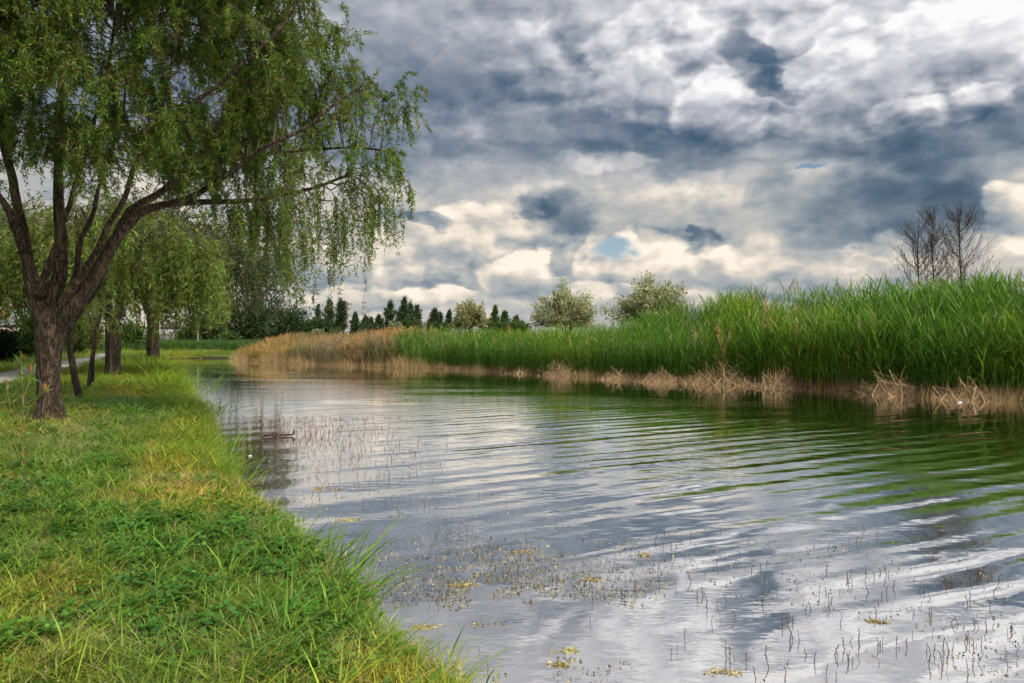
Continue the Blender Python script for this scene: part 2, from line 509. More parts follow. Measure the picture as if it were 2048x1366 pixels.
def blades(g, n, spread, h0, h1, w, lean, bend, col, segs=3, val=0.18, up=1.0):
    """a tuft of grass blades as one mesh: flat tapering strips that bend over"""
    geo = Geo()
    b = np.c_[g.normal(0, spread, (n, 2)), np.zeros(n)]
    a = g.uniform(0, 6.283, n)
    d = np.c_[np.cos(a), np.sin(a), np.zeros(n)]
    H = g.uniform(h0, h1, n); ln = np.abs(g.normal(0, lean, n)); bd = g.uniform(0.3, 1.0, n) * bend
    sd = np.c_[-d[:, 1], d[:, 0], np.zeros(n)]
    tw = g.normal(0, 0.5, (n, 1)); sd = unit(sd + d * tw)
    t = np.linspace(0, 1, segs + 1)
    vs, cs = [], []
    col = jitter_col(col, n, val, 0.10, g)
    for q in t:
        c = b + d * (H * (ln * q + bd * q * q))[:, None] + np.array((0, 0, 1.0)) * (H * (q - 0.45 * bd * q * q) * up)[:, None]
        ww = (w * (1 - q) ** 0.6 * (0.55 + 0.45 * min(1, q * 4)) + 0.0004)
        W = g.uniform(0.7, 1.3, (n, 1)) * 0 + ww
        vs += [c + sd * W * 0.5, c - sd * W * 0.5]
        cs += [col, col]
    m = 2 * (segs + 1)
    v = np.stack(vs, 1).reshape(-1, 3); c = np.stack(cs, 1).reshape(-1, 3)
    base = np.arange(n)[:, None] * m
    for s in range(segs):
        pass
    f = np.concatenate([base + np.array((2 * s, 2 * s + 1, 2 * s + 3, 2 * s + 2)) for s in range(segs)])
    geo.add(v, f, c)
    return geo
# ------------------------------------------------------------------ terrain
LEFT_SHORE = [(14.0, -22.0), (3.3, -2.4), (2.0, 0.0)] + [tuple(on_plane(a, b)[:2]) for a, b in
    ((865, 1366), (750, 1280), (680, 1180), (600, 1105), (522, 1025), (448, 965), (408, 915), (420, 872), (402, 832), (370, 800), (360, 770), (330, 742), (303, 724))]
RIGHT_SHORE = [tuple(on_plane(a, b)[:2]) for a, b in
    ((466, 721), (520, 724), (600, 728), (700, 732), (800, 736), (900, 739), (1000, 744), (1100, 750), (1220, 756), (1350, 764), (1480, 769), (1600, 775), (1750, 786), (1900, 796), (2048, 803))] + [(21.0, 17.2), (29.0, 10.0), (40.0, -4.0), (46.0, -22.0)]
FAR_END = [(-31.5, 58.5), (-27.0, 60.6), (-23.6, 60.2)]
LEFT_SHORE = np.array(LEFT_SHORE); RIGHT_SHORE = np.array(RIGHT_SHORE); FAR_END = np.array(FAR_END)
POND = np.vstack((LEFT_SHORE, FAR_END, RIGHT_SHORE))

def polyline_dist(x, y, pl):
    """distance to a polyline and the position along it"""
    best = np.full(x.shape, 1e9); par = np.zeros(x.shape); acc = 0.0
    for (ax, ay), (bx, by) in zip(pl[:-1], pl[1:]):
        ex, ey = bx - ax, by - ay; L = ex * ex + ey * ey
        t = np.clip(((x - ax) * ex + (y - ay) * ey) / L, 0, 1)
        d = np.hypot(x - ax - t * ex, y - ay - t * ey)
        m = d < best
        best = np.where(m, d, best); par = np.where(m, acc + t * math.sqrt(L), par)
        acc += math.sqrt(L)
    return best, par

def inside(x, y, poly):
    r = np.zeros(x.shape, bool)
    px, py = poly[:, 0], poly[:, 1]
    j = len(poly) - 1
    for i in range(len(poly)):
        c = (py[i] > y) != (py[j] > y)
        r ^= c & (x < (px[j] - px[i]) * (y - py[i]) / (py[j] - py[i] + 1e-12) + px[i])
        j = i
    return r

def shore(x, y):
    """signed distance to the water (land > 0) and a weight that is 1 on the reed bank"""
    x = np.asarray(x, float); y = np.asarray(y, float)
    wob = 0.10 * vnoise(x, y, 1.3, 3) + 0.05 * vnoise(x, y, 3.7, 5)
    dl, _ = polyline_dist(x, y, LEFT_SHORE); df, _ = polyline_dist(x, y, np.vstack((LEFT_SHORE[-1:], FAR_END, RIGHT_SHORE[:1]))); dr, _ = polyline_dist(x, y, RIGHT_SHORE)
    d = np.minimum(np.minimum(dl, df), dr)
    sg = np.where(inside(x, y, POND), -1.0, 1.0)
    right = sstep(-2.5, 2.5, np.minimum(dl, df) - dr)
    return d * sg + wob * sstep(30, 3, d), right

def ground_h(x, y):
    x = np.asarray(x, float); y = np.asarray(y, float)
    d, right = shore(x, y)
    left = np.interp(d, [-3, -0.6, -0.05, 0.06, 0.25, 0.8, 2.2, 6.0, 14.0], [-0.9, -0.45, -0.10, 0.07, 0.20, 0.32, 0.42, 0.50, 0.52])
    bump = 0.035 * vnoise(x, y, 0.6, 1) + 0.02 * vnoise(x, y, 1.9, 2)
    left = left + bump * sstep(0.1, 0.8, d) * sstep(6.5, 5.0, d)
    top = np.interp(x, [-24, -7, 0, 6, 9.5, 16], [0.30, 0.38, 0.42, 0.5, 1.15, 1.25])
    rgt = np.where(d < 0.3, np.interp(d, [-3, -0.6, -0.05, 0.06, 0.3], [-0.9, -0.45, -0.10, 0.04, 0.12]), 0.12 + (top - 0.12) * sstep(0.3, 6.0, d))
    far = np.hypot(x, y)
    return left * (1 - right) + rgt * right + 0.0 * far

def build_ground():
    n = 320; b = 7.0; c = 6000.0 / math.sinh(b)
    u = np.linspace(-1, 1, n)
    gx = -3.0 + c * np.sinh(b * u); gy = 9.0 + c * np.sinh(b * u)
    X, Y = np.meshgrid(gx, gy, indexing='xy')
    Z = ground_h(X.ravel(), Y.ravel())
    v = np.c_[X.ravel(), Y.ravel(), Z]
    i = (np.arange(n - 1)[:, None] * n + np.arange(n - 1)[None]).ravel()
    f = np.stack((i, i + 1, i + n + 1, i + n), 1)
    m, N, out = material('soil_and_turf')
    tc = N.n('ShaderNodeTexCoord'); p = tc.outputs['Object']
    a = N.noise(p, 0.7, 5.0, 0.6); q = N.noise(p, 9.0, 5.0, 0.65)
    turf = N.mix(N.smooth(a, 0.35, 0.65), (0.050, 0.085, 0.014), (0.095, 0.115, 0.022))
    soil = N.mix(q, (0.035, 0.024, 0.014), (0.13, 0.095, 0.055))
    col = N.mix(N.smooth(N.noise(p, 1.6, 6.0, 0.7), 0.50, 0.64), turf, soil)
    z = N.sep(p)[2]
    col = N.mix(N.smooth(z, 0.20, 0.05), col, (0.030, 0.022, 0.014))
    bs = N.n('ShaderNodeBsdfPrincipled'); bs.inputs['Roughness'].default_value = 0.95; bs.inputs['Specular IOR Level'].default_value = 0.1
    N.put(bs.inputs['Base Color'], col)
    bp = N.n('ShaderNodeBump'); bp.inputs['Distance'].default_value = 0.04; N.put(bp.inputs['Height'], q); N.put(bs.inputs['Normal'], bp.outputs[0])
    m.node_tree.links.new(bs.outputs[0], out.inputs[0])
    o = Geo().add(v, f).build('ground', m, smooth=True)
    tag(o, 'grassy earth banks sloping down to the still pond', kind='structure')
build_ground()

# ------------------------------------------------------------------ water
def build_water():
    m, N, out = material('pond_water')
    tc = N.n('ShaderNodeTexCoord'); p = tc.outputs['Object']
    x, y, z = N.sep(p)
    # distance out from the near bank: ripples die away in the weedy shallows
    cross = N.math('ADD', N.math('MULTIPLY', x, 0.876), N.math('MULTIPLY', y, 0.482))
    off = N.math('ADD', cross, -1.75)
    open_ = N.smooth(off, 0.3, 5.0)
    lee = N.smooth(N.math('ADD', N.math('MULTIPLY', x, -0.671), N.math('MULTIPLY_ADD', y, -0.741, 26.8)), 3.5, 6.5, 0.06, 1.0)   # sheltered water under the reeds
    patch = N.smooth(N.noise(N.vec('MULTIPLY', p, (0.10, 0.55, 0.0)), 1.0, 4.0, 0.55, dim='2D'), 0.36, 0.58)
    wob = N.noise(p, 0.30, 3.0, 0.5, dim='2D')
    wob2 = N.noise(p, 1.1, 2.0, 0.5, dim='2D')
    H = None
    def train(lam, ang, amp, ph, bendk, mask):
        nonlocal H
        kx, ky = math.cos(math.radians(ang)), math.sin(math.radians(ang))
        s = N.math('ADD', N.math('MULTIPLY', x, kx * 6.2832 / lam), N.math('MULTIPLY', y, ky * 6.2832 / lam))
        s = N.math('ADD', s, N.math('MULTIPLY', wob, bendk))
        s = N.math('ADD', s, N.math('MULTIPLY', wob2, 0.7))
        s = N.math('SINE', N.math('ADD', s, ph))
        s = N.math('MULTIPLY', N.math('MULTIPLY', s, amp), mask)
        H = s if H is None else N.math('ADD', H, s)
    chopm = N.smooth(off, 0.3, 5.0, 0.45, 1.0)
    amp_mod = N.math('MULTIPLY', open_, N.smooth(wob2, 0.25, 0.7, 0.35, 1.2))
    nearm = N.math('MULTIPLY', N.smooth(y, 24.0, 11.0), lee)
    m1 = N.math('MULTIPLY', amp_mod, nearm)
    train(0.50, 118, 0.0038, 0.0, 5.0, m1)
    train(0.66, 116, 0.0022, 1.3, 5.0, m1)
    train(0.27, 113, 0.0008, 2.1, 7.0, m1)
    train(1.15, 120, 0.0026, 2.4, 4.0, nearm)
    # wind chop, elongated across the view, over the open water
    ch = N.vec('MULTIPLY', p, (0.55, 1.6, 0.0))
    chop = N.math('SUBTRACT', N.noise(ch, 3.6, 3.0, 0.55, dim='2D'), 0.5)
    chop = N.math('MULTIPLY', chop, N.math('MULTIPLY', N.math('MULTIPLY', lee, N.math('MULTIPLY', chopm, N.math('MAXIMUM', patch, N.smooth(off, 5.0, 0.5, 0.0, 0.8)))), N.smooth(y, 7.0, 15.0, 0.0035, 0.0075)))
    H = N.math('ADD', H, chop)
    sw = N.math('MULTIPLY', N.math('SUBTRACT', N.noise(N.vec('MULTIPLY', p, (0.35, 1.0, 0)), 0.9, 2.0, 0.5, dim='2D'), 0.5), 0.006)
    H = N.math('ADD', H, N.math('MULTIPLY', sw, open_))
    fine = N.math('MULTIPLY', N.math('SUBTRACT', N.noise(p, 9.0, 2.0, 0.5, dim='2D'), 0.5), 0.0005)
    H = N.math('ADD', H, fine)
    bp = N.n('ShaderNodeBump'); bp.inputs['Distance'].default_value = 1.0; bp.inputs['Strength'].default_value = 1.0
    N.put(bp.inputs['Height'], H)
    gl = N.n('ShaderNodeBsdfGlossy'); gl.inputs['Roughness'].default_value = 0.04; gl.inputs['Color'].default_value = (0.97, 0.97, 0.97, 1)
    N.put(gl.inputs['Normal'], bp.outputs[0])
    murk = N.mix(N.smooth(off, 0.0, 3.0), (0.17, 0.15, 0.12), (0.13, 0.125, 0.105))
    df = N.n('ShaderNodeBsdfDiffuse'); N.put(df.inputs['Color'], murk)
    fr = N.n('ShaderNodeFresnel'); fr.inputs['IOR'].default_value = 1.9; N.put(fr.inputs['Normal'], bp.outputs[0])
    mx = N.n('ShaderNodeMixShader'); N.put(mx.inputs[0], N.smooth(fr.outputs[0], 0.0, 0.5, 0.62, 1.0, 'LINEAR'))
    m.node_tree.links.new(df.outputs[0], mx.inputs[1]); m.node_tree.links.new(gl.outputs[0], mx.inputs[2])
    m.node_tree.links.new(mx.outputs[0], out.inputs[0])
    xs = np.linspace(-40, 52, 24); ys = np.linspace(-24, 66, 24)
    X, Y = np.meshgrid(xs, ys); n = 24
    i = (np.arange(n - 1)[:, None] * n + np.arange(n - 1)[None]).ravel()
    o = Geo().add(np.c_[X.ravel(), Y.ravel(), np.zeros(n * n)], np.stack((i, i + 1, i + n + 1, i + n), 1)).build('water', m)
    tag(o, 'rippled pond water mirroring the cloudy sky', kind='structure')
build_water()

# ------------------------------------------------------------------ paved path on the left bank
def build_path():
    a = np.array([(-9.5, 6.0), (-12.4, 13.0), (-14.9, 20.0), (-17.2, 25.4), (-19.8, 31.4), (-24.5, 42.0), (-31.0, 56.0), (-40.0, 70.0)])
    c = spline(np.c_[a, np.zeros(len(a))], 90)[:, :2]
    t = unit(np.gradient(c, axis=0)); nrm = np.c_[-t[:, 1], t[:, 0]]
    w = 2.1
    rows = []
    for k in (0.0, w):
        q = c + nrm * k
        rows.append(np.c_[q, ground_h(q[:, 0], q[:, 1])])
    z = np.maximum(rows[0][:, 2], rows[1][:, 2]) + 0.035
    n = len(c)
    top = np.c_[np.vstack((rows[0][:, :2], rows[1][:, :2])), np.r_[z, z]]
    bot = top - np.array((0, 0, 0.12))
    v = np.vstack((top, bot))
    f = []
    for i in range(n - 1):
        f += [(i, i + 1, n + i + 1, n + i), (2 * n + i, 2 * n + i + 1, i + 1, i), (n + i, n + i + 1, 3 * n + i + 1, 3 * n + i)]
    m, N, out = material('concrete_paving')
    tc = N.n('ShaderNodeTexCoord'); p = tc.outputs['Object']
    r = N.n('ShaderNodeVectorRotate', rotation_type='Z_AXIS'); N.put(r.inputs['Vector'], p); r.inputs['Angle'].default_value = math.radians(-25)
    br = N.n('ShaderNodeTexBrick'); N.put(br.inputs['Vector'], r.outputs[0]); br.inputs['Scale'].default_value = 1.0
    br.inputs['Brick Width'].default_value = 0.5; br.inputs['Row Height'].default_value = 0.5; br.inputs['Mortar Size'].default_value = 0.012
    br.inputs['Color1'].default_value = (0.30, 0.285, 0.27, 1); br.inputs['Color2'].default_value = (0.36, 0.34, 0.32, 1); br.inputs['Mortar'].default_value = (0.14, 0.13, 0.11, 1)
    nz = N.noise(p, 3.0, 5.0, 0.6)
    b = N.n('ShaderNodeBsdfPrincipled'); b.inputs['Roughness'].default_value = 0.9
    N.put(b.inputs['Base Color'], N.vec('SCALE', br.outputs[0], scale=N.smooth(nz, 0.25, 0.75, 0.75, 1.15)))
    m.node_tree.links.new(b.outputs[0], out.inputs[0])
    o = Geo().add(v, np.array(f)).build('path', m)
    tag(o, 'pale paved footpath running along the left bank behind the willows', kind='structure')
    return c, nrm, w
PATH = build_path()
# ------------------------------------------------------------------ the willows
def grow_twigs(start, d0, length, steps, droop, wig, g):
    """hanging twigs with a corkscrew wiggle: (n, steps + 1, 3)"""
    n = len(start)
    P = np.zeros((n, steps + 1, 3)); P[:, 0] = start
    d = unit(d0); st = (length / steps)[:, None]
    ph = g.uniform(0, 6.28, (n, 2)); fr = g.uniform(1.2, 2.4, (n, 1))
    for k in range(steps):
        w = np.c_[np.sin(ph[:, :1] + fr * k), np.cos(ph[:, 1:] + fr * k * 0.9), 0.4 * np.sin(ph[:, 1:] + fr * k)]
        d = unit(d + np.array((0, 0, -1.0)) * droop[:, None] + w * wig + g.normal(0, 0.06, (n, 3)))
        P[:, k + 1] = P[:, k] + d * st
    return P

def willow(name, label, loc, trunk, limbs, tips, twig_fn, col, leaf, group, per_step=4, steps=14, seed=1, sides=22, bark=None, twig_r=0.004, brown=0.12, twig_every=0.12, clear=None, hangl=0.5, curl=0.3):
    """trunk (> knot parts), limbs and a crown of leafy hanging twigs; all coordinates are in the world, the Empty stands at loc"""
    g = np.random.default_rng(seed)
    root = empty(name, loc); loc = np.asarray(loc, float)
    tag(root, label, 'tree', group)
    bark = bark or M_BARK
    geo = Geo()
    tp = spline([p for p, r in trunk], 34) - loc
    tr = np.interp(np.linspace(0, 1, 34), np.linspace(0, 1, len(trunk)), [r for p, r in trunk])
    tube(geo, tp, tr, sides, ripple=0.05, seed=seed)
    geo.build('trunk', bark, root, smooth=True)
    allp = []
    for k, (pts, r0, r1) in enumerate(limbs):
        n = max(12, 5 * len(pts))
        q = spline(pts, n)
        L = np.linalg.norm(q[-1] - q[0])
        wob = np.c_[vnoise(np.linspace(0, L * 1.4, n), np.full(n, k * 3.1), 1, seed), vnoise(np.linspace(0, L * 1.4, n), np.full(n, k * 5.7 + 9), 1, seed + 1), np.zeros(n)] * 0.06 * sstep(0, 0.3, np.linspace(0, 1, n))[:, None]
        q = q + wob
        rr = r1 * 0.8 + (r0 * 0.88 - r1 * 0.8) * (1 - np.linspace(0, 1, n)) ** 1.55
        lg = Geo(); tube(lg, q - loc, rr, 12 if r0 > 0.06 else 8, ripple=0.06, seed=seed + k)
        lg.build('limb', bark, root, smooth=True)
        for i in range(n): allp.append((q[i], rr[i], k, i / n))
    LP = np.array([a[0] for a in allp]); LR = np.array([a[1] for a in allp]); LT = np.array([a[3] for a in allp])
    # secondary branches from the limbs to the tips
    tips = np.asarray(tips, float); n = len(tips)
    D = np.linalg.norm(tips[:, None] - LP[None], axis=2) + np.where(LT < 0.25, 1.5, 0)[None] + np.where(LP[None, :, 2] > tips[:, None, 2] + 0.6, 1.0, 0)
    j = D.argmin(1)
    S = LP[j]; r0 = np.clip(LR[j] * 0.5, 0.008, 0.03)
    m = 14; t = np.linspace(0, 1, m)[None, :, None]
    dist = np.linalg.norm(tips - S, axis=1)[:, None]
    ctrl = S * 0.45 + tips * 0.55 + np.c_[np.zeros((n, 2)), 0.28 * dist[:, 0]]
    B = (1 - t) ** 2 * S[:, None] + 2 * t * (1 - t) * ctrl[:, None] + t ** 2 * tips[:, None]
    ph = g.uniform(0, 6.28, (n, 3))
    tt = np.linspace(0, 1, m)[None]
    W = np.stack([np.sin(ph[:, k:k + 1] + tt * (9 + 3 * k)) for k in range(3)], -1) * 0.05 * np.sin(np.pi * tt)[..., None] * np.clip(dist, 0.3, 2)[:, :, None]
    B = B + W
    bg = Geo(); tubes(bg, B - loc, (r0[:, None] * (1 - tt) + 0.005 * tt), 5, jitter_col((0.055, 0.042, 0.03), n, 0.2, 0.1, g))
    bg.build('branches', M_TWIG, root)
    # twigs
    seg = np.linalg.norm(np.diff(B, axis=1), axis=2).sum(1)
    starts, dirs, tipix = [], [], []
    for k in range(n):
        c = max(3, int(seg[k] * 0.75 / twig_every))
        u = np.sqrt(g.uniform(0.08, 1.0, c)) * (m - 1.001)
        i = u.astype(int); fu = (u - i)[:, None]
        starts.append(B[k, i] * (1 - fu) + B[k, i + 1] * fu)
        dirs.append(unit(B[k, i + 1] - B[k, i]))
        tipix += [k] * c
    starts = np.vstack(starts); dirs = np.vstack(dirs); tipix = np.array(tipix); nt = len(starts)
    d0 = dirs * 0.7 + g.normal(0, 0.75, (nt, 3)) + np.array((0, 0, 0.15))
    length, droop = twig_fn(starts, g)
    if clear is not None:
        keep = ~clear(starts, length) & (g.random(nt) > 0.38 * sstep(480, 640, HX + starts[:, 0] / starts[:, 1] * FPX))
        starts, d0, length, droop = starts[keep], d0[keep], length[keep], droop[keep]; nt = len(starts)
    P = grow_twigs(starts, d0, length, steps, droop, 0.42, g)
    tg = Geo(); q = P[:, ::2] if steps % 2 == 0 else P
    tubes(tg, q - loc, np.linspace(twig_r, twig_r * 0.4, q.shape[1])[None], 3, jitter_col((0.10, 0.085, 0.035), nt, 0.3, 0.15, g))
    tg.build('twigs', M_TWIG, root)
    # leaves
    k = per_step
    u = g.uniform(0.8, steps, (nt, steps * k)); i = np.minimum(u.astype(int), steps - 1); fu = (u - i)[..., None]
    ii = np.arange(nt)[:, None]
    base = (P[ii, i] * (1 - fu) + P[ii, i + 1] * fu).reshape(-1, 3)
    tw = (P[ii, i + 1] - P[ii, i]).reshape(-1, 3)
    nl = len(base)
    dl = unit(tw) * 0.5 + g.normal(0, 0.7, (nl, 3)) + np.array((0, 0, -hangl))
    L = leaf[0] * np.exp(g.normal(0, 0.28, nl)); Wd = leaf[1] * np.exp(g.normal(0, 0.2, nl))
    tc = np.repeat(jitter_col(col, nt, 0.22, 0.12, g), steps * k, 0) * np.exp(g.normal(0, 0.2, (nl, 1)))
    br = g.random(nl) < brown
    tc[br] = jitter_col((0.14, 0.095, 0.03), br.sum(), 0.3, 0.12, g)
    lv = Geo(); leaves(lv, base - loc, dl, L, Wd, np.clip(tc, 0, 1), curl, g)
    lv.build('crown', M_LEAF, root)
    return root

def main_willow():
    Y0 = 13.3
    base = at(101, 845, Y0); base[2] = float(ground_h(base[0], base[1])) - 0.03
    A = lambda px, py, dy=0.0: at(px, py, Y0 + dy)
    px = Y0 / FPX
    trunk = [(base, 40 * px), (A(101, 832), 28 * px), (A(101, 805), 22 * px), (A(98, 760), 20.5 * px), (A(99, 710), 21.5 * px), (A(101, 668), 26 * px), (A(104, 640), 27 * px), (A(106, 622), 18 * px)]
    limbs = [
        ([A(92, 668), A(78, 620), A(62, 560, .1), A(50, 500, .2), A(40, 440, .3), A(24, 340, .3), A(6, 250, .2), A(12, 130, .1), A(22, 10, 0), A(10, -120, 0)], 20 * px, 5 * px),
        ([A(52, 510, .2), A(30, 460, -.1), A(8, 410, -.4), A(-40, 340, -.8), A(-100, 250, -1.0), A(-150, 150, -1.2)], 11 * px, 4 * px),
        ([A(100, 650, .15), A(108, 600, .25), A(117, 540, .3), A(122, 470, .35), A(120, 400, .4), A(114, 320, .5), A(122, 230, .8), A(118, 120, 1.0), A(140, 0, 1.3), A(150, -130, 1.5)], 21 * px, 5 * px),
        ([A(80, 590, -.1), A(98, 530, -.15), A(118, 465, -.1), A(138, 415, -.2), A(158, 340, -.4), A(190, 250, -.8), A(215, 150, -1.2), A(230, 40, -1.6)], 9 * px, 3 * px),
        ([A(104, 640, -.1), A(140, 580, -.25), A(178, 520, -.3), A(212, 470, -.3), A(236, 420, -.4), A(262, 350, -.7), A(300, 270, -1.0), A(330, 170, -1.4), A(360, 60, -1.7)], 11 * px, 3.5 * px),
        ([A(118, 650, 0), A(146, 612, -.05), A(178, 565, 0), A(212, 510, .05), A(242, 462, .1), A(276, 428, .1), A(330, 410, .1), A(400, 405, .2), A(480, 402, .3), A(560, 390, .4), A(640, 372, .4), A(700, 352, .3)], 21 * px, 3.5 * px),
        ([A(236, 470, .1), A(256, 432, .2), A(296, 400, .4), A(350, 360, .7), A(400, 300, 1.0), A(440, 235, 1.2), A(490, 170, 1.3), A(560, 110, 1.4)], 12 * px, 3.5 * px),
        ([A(130, 605, .2), A(150, 550, .4), A(168, 480, .5), A(192, 420, .7), A(206, 360, 1.0), A(230, 280, 1.5), A(250, 160, 2.1), A(270, 40, 2.6)], 8 * px, 3 * px),
        ([A(300, 415, .1), A(380, 395, -.3), A(450, 350, -.7), A(520, 300, -1.0), A(600, 260, -1.2), A(660, 215, -1.3), A(720, 175, -1.3)], 8 * px, 2.5 * px),
        ([A(350, 360, .7), A(430, 330, .9), A(520, 310, 1.1), A(620, 300, 1.0), A(700, 295, .8), A(760, 300, .6)], 7 * px, 2.5 * px),
        ([A(300, 270, -1.0), A(390, 210, -1.5), A(470, 140, -1.9), A(550, 60, -2.1), A(610, -20, -2.2)], 6 * px, 2.5 * px),
        ([A(140, 0, 1.3), A(260, -40, 1.4), A(400, -60, 1.2), A(520, -70, 1.0)], 7 * px, 2.5 * px),
    ]
    g = np.random.default_rng(21)
    # tips of the side that shows against the sky, then the inside of the crown
    rim = [(640, 25), (668, 60), (660, 110), (690, 130), (700, 90), (735, 150), (770, 165), (800, 172), (838, 178), (700, 200), (725, 215), (690, 250), (720, 285), (755, 290), (790, 312), (805, 345), (825, 378),
           (770, 345), (740, 330), (700, 310), (670, 340), (790, 400), (765, 410), (730, 395), (700, 400), (670, 395), (640, 400), (610, 400), (580, 405), (550, 400), (520, 415), (490, 405), (460, 420), (430, 400), (690, 430), (655, 440), (620, 430), (590, 425), (540, 440), (510, 430), (480, 440), (560, 460), (600, 470), (640, 470), (700, 460), (745, 430), (780, 430), (575, 380), (530, 370), (610, 350), (650, 320), (690, 350), (480, 370), (740, 370), (600, 300), (640, 250), (660, 170), (640, 200), (600, 240), (620, 140), (590, 90), (560, 180)]
    tips = [A(a + g.normal(0, 4), b + g.normal(0, 4), g.normal(0.2, 0.7)) for a, b in rim]
    c = A(300, 110); R = np.array((4.3, 3.6, 3.4))
    while len(tips) < 500:
        q = g.normal(size=3); q /= np.linalg.norm(q); q = c + q * R * g.uniform(0.25, 1.0) ** 0.5
        if len(tips) > 400: q[0] -= 1.6
        pxl, pyl = HX + q[0] / q[1] * FPX, HY - (q[2] - EYE) / q[1] * FPX
        if pyl > (330 if pxl < 330 else 390) or pxl > 650 and pyl < 140 or pxl > 690: continue
        tips.append(q)
    def tw(s, g):
        X = HX + s[:, 0] / s[:, 1] * FPX; Yp = HY - (s[:, 2] - EYE) / s[:, 1] * FPX
        L = g.uniform(0.35, 0.95, len(s))
        cur = (X > 430) & (X < 810) & (Yp > 330)
        lim = np.interp(X, [430, 480, 560, 620, 660, 710, 740, 790, 830], [490, 510, 560, 640, 600, 560, 510, 510, 410])
        L = np.where(cur, np.minimum(g.uniform(0.5, 1.15, len(s)), 1.15) * np.clip((lim - Yp) * px, 0.25, 2.2), L)
        return np.clip(L, 0.25, 2.2), np.where(cur, g.uniform(0.22, 0.6, len(s)), g.uniform(0.05, 0.40, len(s)))
    def clear(s, L):
        X = HX + s[:, 0] / s[:, 1] * FPX; Yp = HY - (s[:, 2] - EYE) / s[:, 1] * FPX
        return (X < 420) & (Yp > np.interp(X, [0, 250, 420], [355, 375, 410]))
    willow('willow_tree', 'large corkscrew willow with forked trunk and hanging twigs overhanging the water', base, trunk, limbs, tips, tw,
           (0.076, 0.128, 0.015), (0.092, 0.0185), 'willows on the left bank', per_step=5, steps=14, seed=5, twig_every=0.070, clear=clear, brown=0.13, hangl=0.22, curl=0.45)
main_willow()

def bank_willow(label, px, ybase, H, R, thick, fork, col, n_tips, seed, hang, zc=0.62, leaf=(0.10, 0.022), per_step=3, twig_every=0.22, lean=(0, 0), steps=10, brown=0.06, sides=14):
    g = np.random.default_rng(seed)
    b = on_plane(px, ybase, 0.5); b[2] = float(ground_h(b[0], b[1])) - 0.05
    f = b + np.array((lean[0], lean[1], fork))
    trunk = [(b, thick * 1.25), (b + (f - b) * 0.25, thick), (b + (f - b) * 0.7, thick * 0.92), (f, thick * 1.05), (f + np.array((0, 0, 0.25)), thick * 0.6)]
    limbs = []
    for k in range(8):
        a = k * 2.4 + g.uniform(0, 1); r = R * g.uniform(0.45, 0.8)
        e = f + np.array((math.cos(a) * r, math.sin(a) * r, (H - fork) * g.uniform(0.45, 0.85)))
        m = f + (e - f) * 0.45 + np.array((0, 0, (H - fork) * 0.16))
        limbs.append(([f - np.array((0, 0, 0.15)), f + (m - f) * 0.5, m, e], thick * g.uniform(0.4, 0.55), 0.03))
    c = b + np.array((lean[0], lean[1], H * zc)); tips = []
    while len(tips) < n_tips:
        q = g.normal(size=3); q /= np.linalg.norm(q)
        if q[2] < -0.5: continue
        tips.append(c + q * np.array((R, R, H * (1 - zc))) * g.uniform(0.5, 1.0))
    lo = b[2] + hang
    def tw(s, g):
        L = np.clip((s[:, 2] - lo) * g.uniform(0.2, 0.75, len(s)), 0.4, 3.6)
        return L, g.uniform(0.2, 0.6, len(s))
    return willow('willow_tree', label, b, trunk, limbs, tips, tw, col, leaf, 'willows on the left bank', per_step=per_step, steps=steps, seed=seed, sides=sides, twig_every=twig_every, twig_r=0.007, brown=brown, bark=M_BARK_FAR)

bank_willow('stout willow with bright green drooping foliage just behind the forked willow', 226, 752, 7.0, 4.2, 0.27, 2.1, (0.088, 0.132, 0.018), 200, 31, 0.4, leaf=(0.20, 0.042), per_step=5, twig_every=0.2)
bank_willow('dark weeping willow trailing over the far end of the water', 306, 724, 10.0, 8.6, 0.34, 3.0, (0.022, 0.040, 0.009), 270, 32, 0.6, leaf=(0.24, 0.058), per_step=4, twig_every=0.38)
bank_willow('shaggy willow at the photo edge beyond the path', -120, 745, 8.6, 4.8, 0.3, 2.6, (0.050, 0.105, 0.022), 190, 33, 1.3, leaf=(0.20, 0.05), per_step=5, twig_every=0.24)

# ------------------------------------------------------------------ slender stems between the willows
def slender(name, label, stems, nl, seed, col, r0, Y):
    g = np.random.default_rng(seed)
    b = np.array(stems[0][0][:2]); p0 = at(b[0], b[1], Y); p0[2] = float(ground_h(p0[0], p0[1])) - 0.03
    root = empty(name, p0); tag(root, label, 'tree')
    lv = Geo(); tg = Geo()
    for k, (pts) in enumerate(stems):
        q = np.array([at(a, b_, Y + 0.05 * k) for a, b_ in pts]); 
        if k == 0: q[0] = p0
        s = spline(q, 26); geo = Geo()
        tube(geo, s - p0, np.linspace(r0[k], r0[k] * 0.45, 26), 9, ripple=0.07, seed=seed + k)
        geo.build('trunk' if k == 0 else 'stem', M_BARK_FAR, root, smooth=True)
        n = nl[k]
        st = s[g.integers(16, 26, n)]
        P = grow_twigs(st, g.normal(0, 0.8, (n, 3)) + np.array((0, 0, 0.5)), g.uniform(0.4, 1.1, n), 8, g.uniform(0.0, 0.25, n), 0.3, g)
        tubes(tg, P - p0, np.linspace(0.006, 0.002, 9)[None], 3, jitter_col((0.16, 0.13, 0.08), n, 0.2, 0.1, g))
        base = P[:, 2:].reshape(-1, 3); base = np.repeat(base, 3, 0)
        leaves(lv, base - p0, g.normal(0, 1, base.shape) + np.array((0, 0, -0.2)), 0.09, 0.022, jitter_col(col, len(base), 0.25, 0.1, g), 0.25, g)
    tg.build('branches', M_TWIG, root); lv.build('crown', M_LEAF, root)
